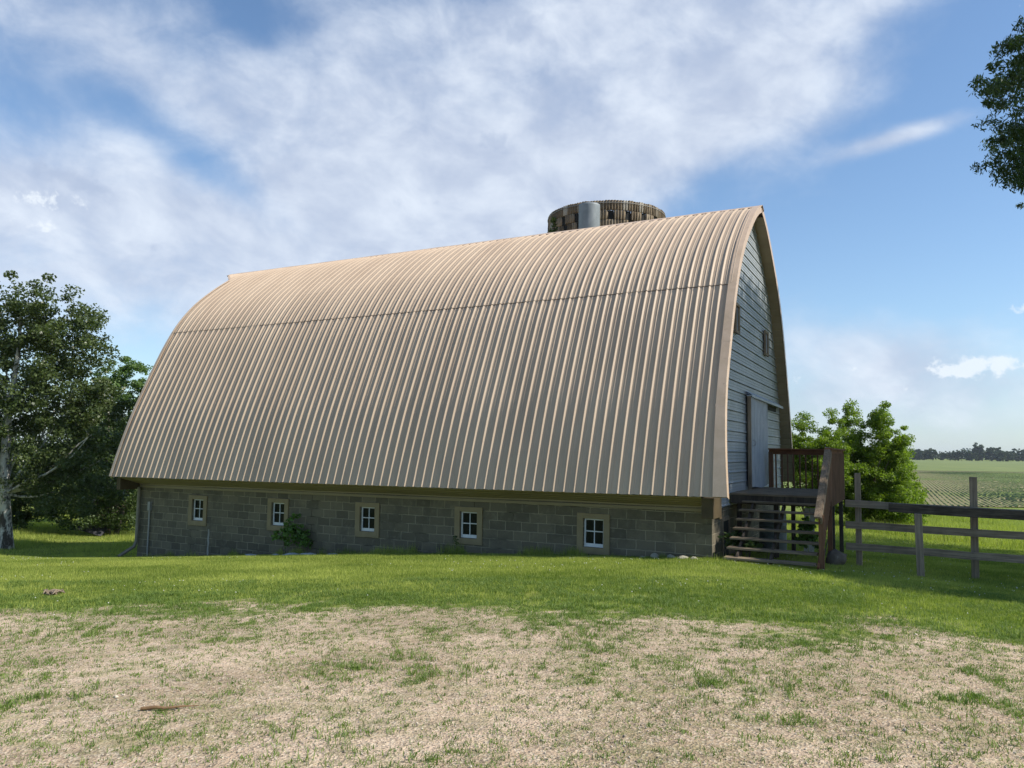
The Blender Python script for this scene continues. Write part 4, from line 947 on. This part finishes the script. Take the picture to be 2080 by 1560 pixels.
# ------------------------------------------------------------------ grass blades
def blades(X, Y, hgt, wid, seed, tint, lean=.45, full=False):
    rg = np.random.default_rng(seed); n = len(X); Z = ground(X, Y); a = rg.uniform(0, 2 * np.pi, n); ln = rg.uniform(0, lean, n) * hgt; b_ = a + rg.uniform(-1.2, 1.2, n) + np.pi / 2
    dx_ = np.cos(b_) * wid / 2; dy_ = np.sin(b_) * wid / 2; z0 = Z - .005
    tx = X + np.cos(a) * ln; ty = Y + np.sin(a) * ln
    if not full:
        V = np.stack([np.stack([X - dx_, Y - dy_, z0], 1), np.stack([X + dx_, Y + dy_, z0], 1), np.stack([tx, ty, Z + hgt], 1)], 1).reshape(-1, 3)
        return V, None, np.arange(n * 3).reshape(-1, 3), np.repeat(tint, 3)
    mx = X + np.cos(a) * ln * .35; my = Y + np.sin(a) * ln * .35
    V = np.stack([np.stack([X - dx_, Y - dy_, z0], 1), np.stack([X + dx_, Y + dy_, z0], 1), np.stack([mx + dx_ * .8, my + dy_ * .8, Z + hgt * .6], 1), np.stack([mx - dx_ * .8, my - dy_ * .8, Z + hgt * .6], 1), np.stack([tx, ty, Z + hgt], 1)], 1).reshape(-1, 3)
    k = np.arange(n) * 5
    return V, np.stack([k, k + 1, k + 2, k + 3], 1), np.stack([k + 3, k + 2, k + 4], 1), np.repeat(tint, 5)
def inbarn(X, Y, pad=0.):
    lx, ly = w2loc(X, Y); return (lx > -17.5 - pad) & (lx < -.3 + pad) & (ly > YW - pad) & (ly < 9.4)
G_lawn = leafmat('lawn_grass', (.13, .185, .024), (.43, .455, .115), .35, .6)
G_weed = leafmat('weed_grass', (.07, .13, .022), (.19, .26, .055), .3, .55)
G_dry = leafmat('dry_grass', (.17, .14, .08), (.40, .34, .22), .1, .9)
rg = np.random.default_rng(1)
def scatter(n, x0, x1, y0, y1):
    return rg.uniform(x0, x1, n), rg.uniform(y0, y1, n)
# lawn
X, Y = scatter(1150000, -14.5, 16, 7, 24); D = np.abs(X) < .74 * Y + .6; X, Y = X[D], Y[D]
g_ = grassy(X, Y); ye = lawn_edge(X)
prob = np.where(Y > ye - .8, g_ ** 1.5 * np.clip(.45 + (Y - ye) * .35, 0, 1), 0); k = (rg.random(len(X)) < prob) & ~inbarn(X, Y); X, Y = X[k], Y[k]
tn = np.clip(-.25 + 1.4 * fbm(X * .7, Y * .9, 61) + rg.normal(0, .24, len(X)), 0, 1); hg = rg.uniform(.025, .055, len(X)) * (1 + .5 * (fbm(X * 2, Y * 2, 5) - .5))
lx, ly = w2loc(X, Y); nearw = (ly > -.25) & (ly < 1.0) & (lx < .6); hg = np.where(nearw, hg * (1.2 + 4.5 * sstep(.50, .72, fbm(X * 1.6, Y * 1.6, 44)) * (ly > .2)), hg)
V, Q, T_, ti = blades(X, Y, hg, rg.uniform(.005, .010, len(X)), 2, tn)
o = link('lawn_grass', npmesh('lawn_grass', V, None, T_, ti), G_lawn); tag(o, 'short mown green lawn in front of the barn', 'grass', kind='stuff')
kk = rg.integers(0, len(X), 1500); kk = kk[fbm(X[kk] * .5, Y[kk] * .5, 12) > .5]; fx, fy = X[kk], Y[kk]; fz = ground(fx, fy) + rg.uniform(.03, .05, len(kk)); fr = rg.uniform(.006, .010, len(kk))
oc = np.array([(1, 0, 0), (0, 1, 0), (-1, 0, 0), (0, -1, 0), (0, 0, 1), (0, 0, -1)]) ; of_ = np.array([(0, 1, 4), (1, 2, 4), (2, 3, 4), (3, 0, 4), (1, 0, 5), (2, 1, 5), (3, 2, 5), (0, 3, 5)])
V = (np.stack([fx, fy, fz], 1)[:, None] + oc[None] * fr[:, None, None]).reshape(-1, 3); T_ = (of_[None] + (np.arange(len(kk)) * 6)[:, None, None]).reshape(-1, 3)
o = link('clover_flowers', npmesh('clover_flowers', V, None, T_), simple('clover_white', (.55, .55, .45), (.75, .74, .66), 3, .8, bmp=0)); tag(o, 'tiny white clover heads dotted through the lawn', 'flowers', kind='stuff')
# rougher grass beside and beyond the barn
Xa, Ya = scatter(300000, 2, 34, 14, 48); k = (Xa < .75 * Ya) & (Xa > .30 * Ya) & ~inbarn(Xa, Ya, .5) & ((Ya > 24) | (Xa > 15.5)); Xa, Ya = Xa[k], Ya[k]
Xb, Yb = scatter(300000, -40, -9, 20, 52); k = (Xb > -.78 * Yb) & (Xb < -.40 * Yb) & ~inbarn(Xb, Yb, .5) & ((Yb > 24) | (Xb < -14)); Xb, Yb = Xb[k], Yb[k]
X = np.concatenate([Xa, Xb]); Y = np.concatenate([Ya, Yb]); D = np.hypot(X, Y)
tn = np.clip(.2 + .7 * fbm(X * .5, Y * .5, 62) + rg.normal(0, .2, len(X)), 0, 1)
tall = sstep(27, 33, D) * np.where(X > 0, 1, .5); hg = rg.uniform(.04, .08, len(X)) + tall * rg.uniform(.05, .45, len(X)) * sstep(.4, .65, fbm(X * .6, Y * .6, 14))
V, Q, T_, ti = blades(X, Y, hg, rg.uniform(.012, .022, len(X)), 4, tn)
o = link('rough_grass', npmesh('rough_grass', V, None, T_, ti), G_lawn); tag(o, 'longer rough green grass beside and beyond the barn', 'grass', kind='stuff')
# tufts in the gravel
X, Y = scatter(150000, -9, 9, 3.2, 12); D = np.abs(X) < .74 * Y + .5; X, Y = X[D], Y[D]; g_ = grassy(X, Y)
n2_ = fbm(X * 3.5, Y * 3.5, 91, 3); k = rg.random(len(X)) < (.15 + 1.3 * g_ ** 1.25 * sstep(.34, .58, n2_)); X, Y = X[k], Y[k]; nb = 11
cx_ = np.repeat(X, nb) + rg.normal(0, .022, len(X) * nb); cy_ = np.repeat(Y, nb) + rg.normal(0, .022, len(X) * nb); hh0 = np.repeat((.008 + .034 * rg.random(len(X)) ** 1.8) * (.7 + .7 * sstep(.45, .70, fbm(X * 1.3, Y * 1.3, 17))), nb) * rg.uniform(.5, 1.3, len(X) * nb)
tn = np.clip(np.repeat(rg.random(len(X)), nb) * .7 + rg.random(len(cx_)) * .4, 0, 1)
V, Q, T_, ti = blades(cx_, cy_, hh0, rg.uniform(.003, .007, len(cx_)), 6, tn, 1.8, True)
o = link('gravel_weeds', npmesh('gravel_weeds', V, Q, T_, ti), G_weed); tag(o, 'sparse green weeds and grass tufts growing through the gravel', 'weeds', kind='stuff')
# dry blades
X, Y = scatter(110000, -9, 9, 3.2, 13); D = np.abs(X) < .74 * Y + .5; X, Y = X[D], Y[D]; g_ = grassy(X, Y); k = rg.random(len(X)) < (.35 - .25 * g_); X, Y = X[k], Y[k]
V, Q, T_, ti = blades(X, Y, rg.uniform(.004, .014, len(X)), rg.uniform(.003, .006, len(X)), 7, rg.random(len(X)), 4.5)
o = link('dry_grass', npmesh('dry_grass', V, None, T_, ti), G_dry); tag(o, 'dry straw coloured grass bits lying on the gravel', 'dry grass', kind='stuff')
# pebbles
X, Y = scatter(70000, -9, 9, 3.2, 12.5); D = np.abs(X) < .74 * Y + .5; X, Y = X[D], Y[D]; g_ = grassy(X, Y); k = rg.random(len(X)) < (1 - g_) ** 1.2 * (.25 + .9 * sstep(.35, .7, fbm(X * .6, Y * .6, 70))); X, Y = X[k], Y[k]
n = len(X); s0 = .0035 + .007 * rg.random(n) ** 3 + (rg.random(n) < .003) * .012
octv = np.array([(1, 0, 0), (0, 1, 0), (-1, 0, 0), (0, -1, 0), (0, 0, .75), (0, 0, -.6)]); octf = np.array([(0, 1, 4), (1, 2, 4), (2, 3, 4), (3, 0, 4), (1, 0, 5), (2, 1, 5), (3, 2, 5), (0, 3, 5)])
jv = octv[None] * (1 + rg.uniform(-.35, .35, (n, 6, 3))); a = rg.uniform(0, 6.28, n); ca, sa = np.cos(a)[:, None], np.sin(a)[:, None]
jx = jv[:, :, 0] * ca - jv[:, :, 1] * sa; jy = jv[:, :, 0] * sa + jv[:, :, 1] * ca
V = np.stack([X[:, None] + jx * s0[:, None], Y[:, None] + jy * s0[:, None], (ground(X, Y) + s0 * .3)[:, None] + jv[:, :, 2] * s0[:, None]], 2).reshape(-1, 3)
T_ = (octf[None] + (np.arange(n) * 6)[:, None, None]).reshape(-1, 3)
m, t, p = principled('pebble_stone', .85, 0, .3); at = t.n('ShaderNodeAttribute', attribute_name='tint').outputs['Fac']; t.put(p.inputs['Base Color'], t.mix(at, (.22, .18, .13), (.60, .52, .41)))
o = link('gravel', npmesh('gravel', V, None, T_, np.repeat(rg.random(n) ** 1.3, 6)), m); tag(o, 'small tan and white pebbles scattered over the gravel drive', 'gravel', kind='stuff')

# ------------------------------------------------------------------ thin summer haze over the fields
b = MB(); b.box(-2600, 2600, -150, 2400, -7, 17)
m = bpy.data.materials.new('haze'); m.use_nodes = True; m.node_tree.nodes.clear(); t = NT(m.node_tree)
v = t.n('ShaderNodeVolumePrincipled'); v.inputs['Density'].default_value = .00009; v.inputs['Color'].default_value = (.80, .88, 1, 1); v.inputs['Anisotropy'].default_value = .2
o_ = t.n('ShaderNodeOutputMaterial'); t.nt.links.new(v.outputs[0], o_.inputs['Volume'])
hz_o = b.build('haze', m); tag(hz_o, 'thin summer haze over the fields', 'haze', kind='stuff')
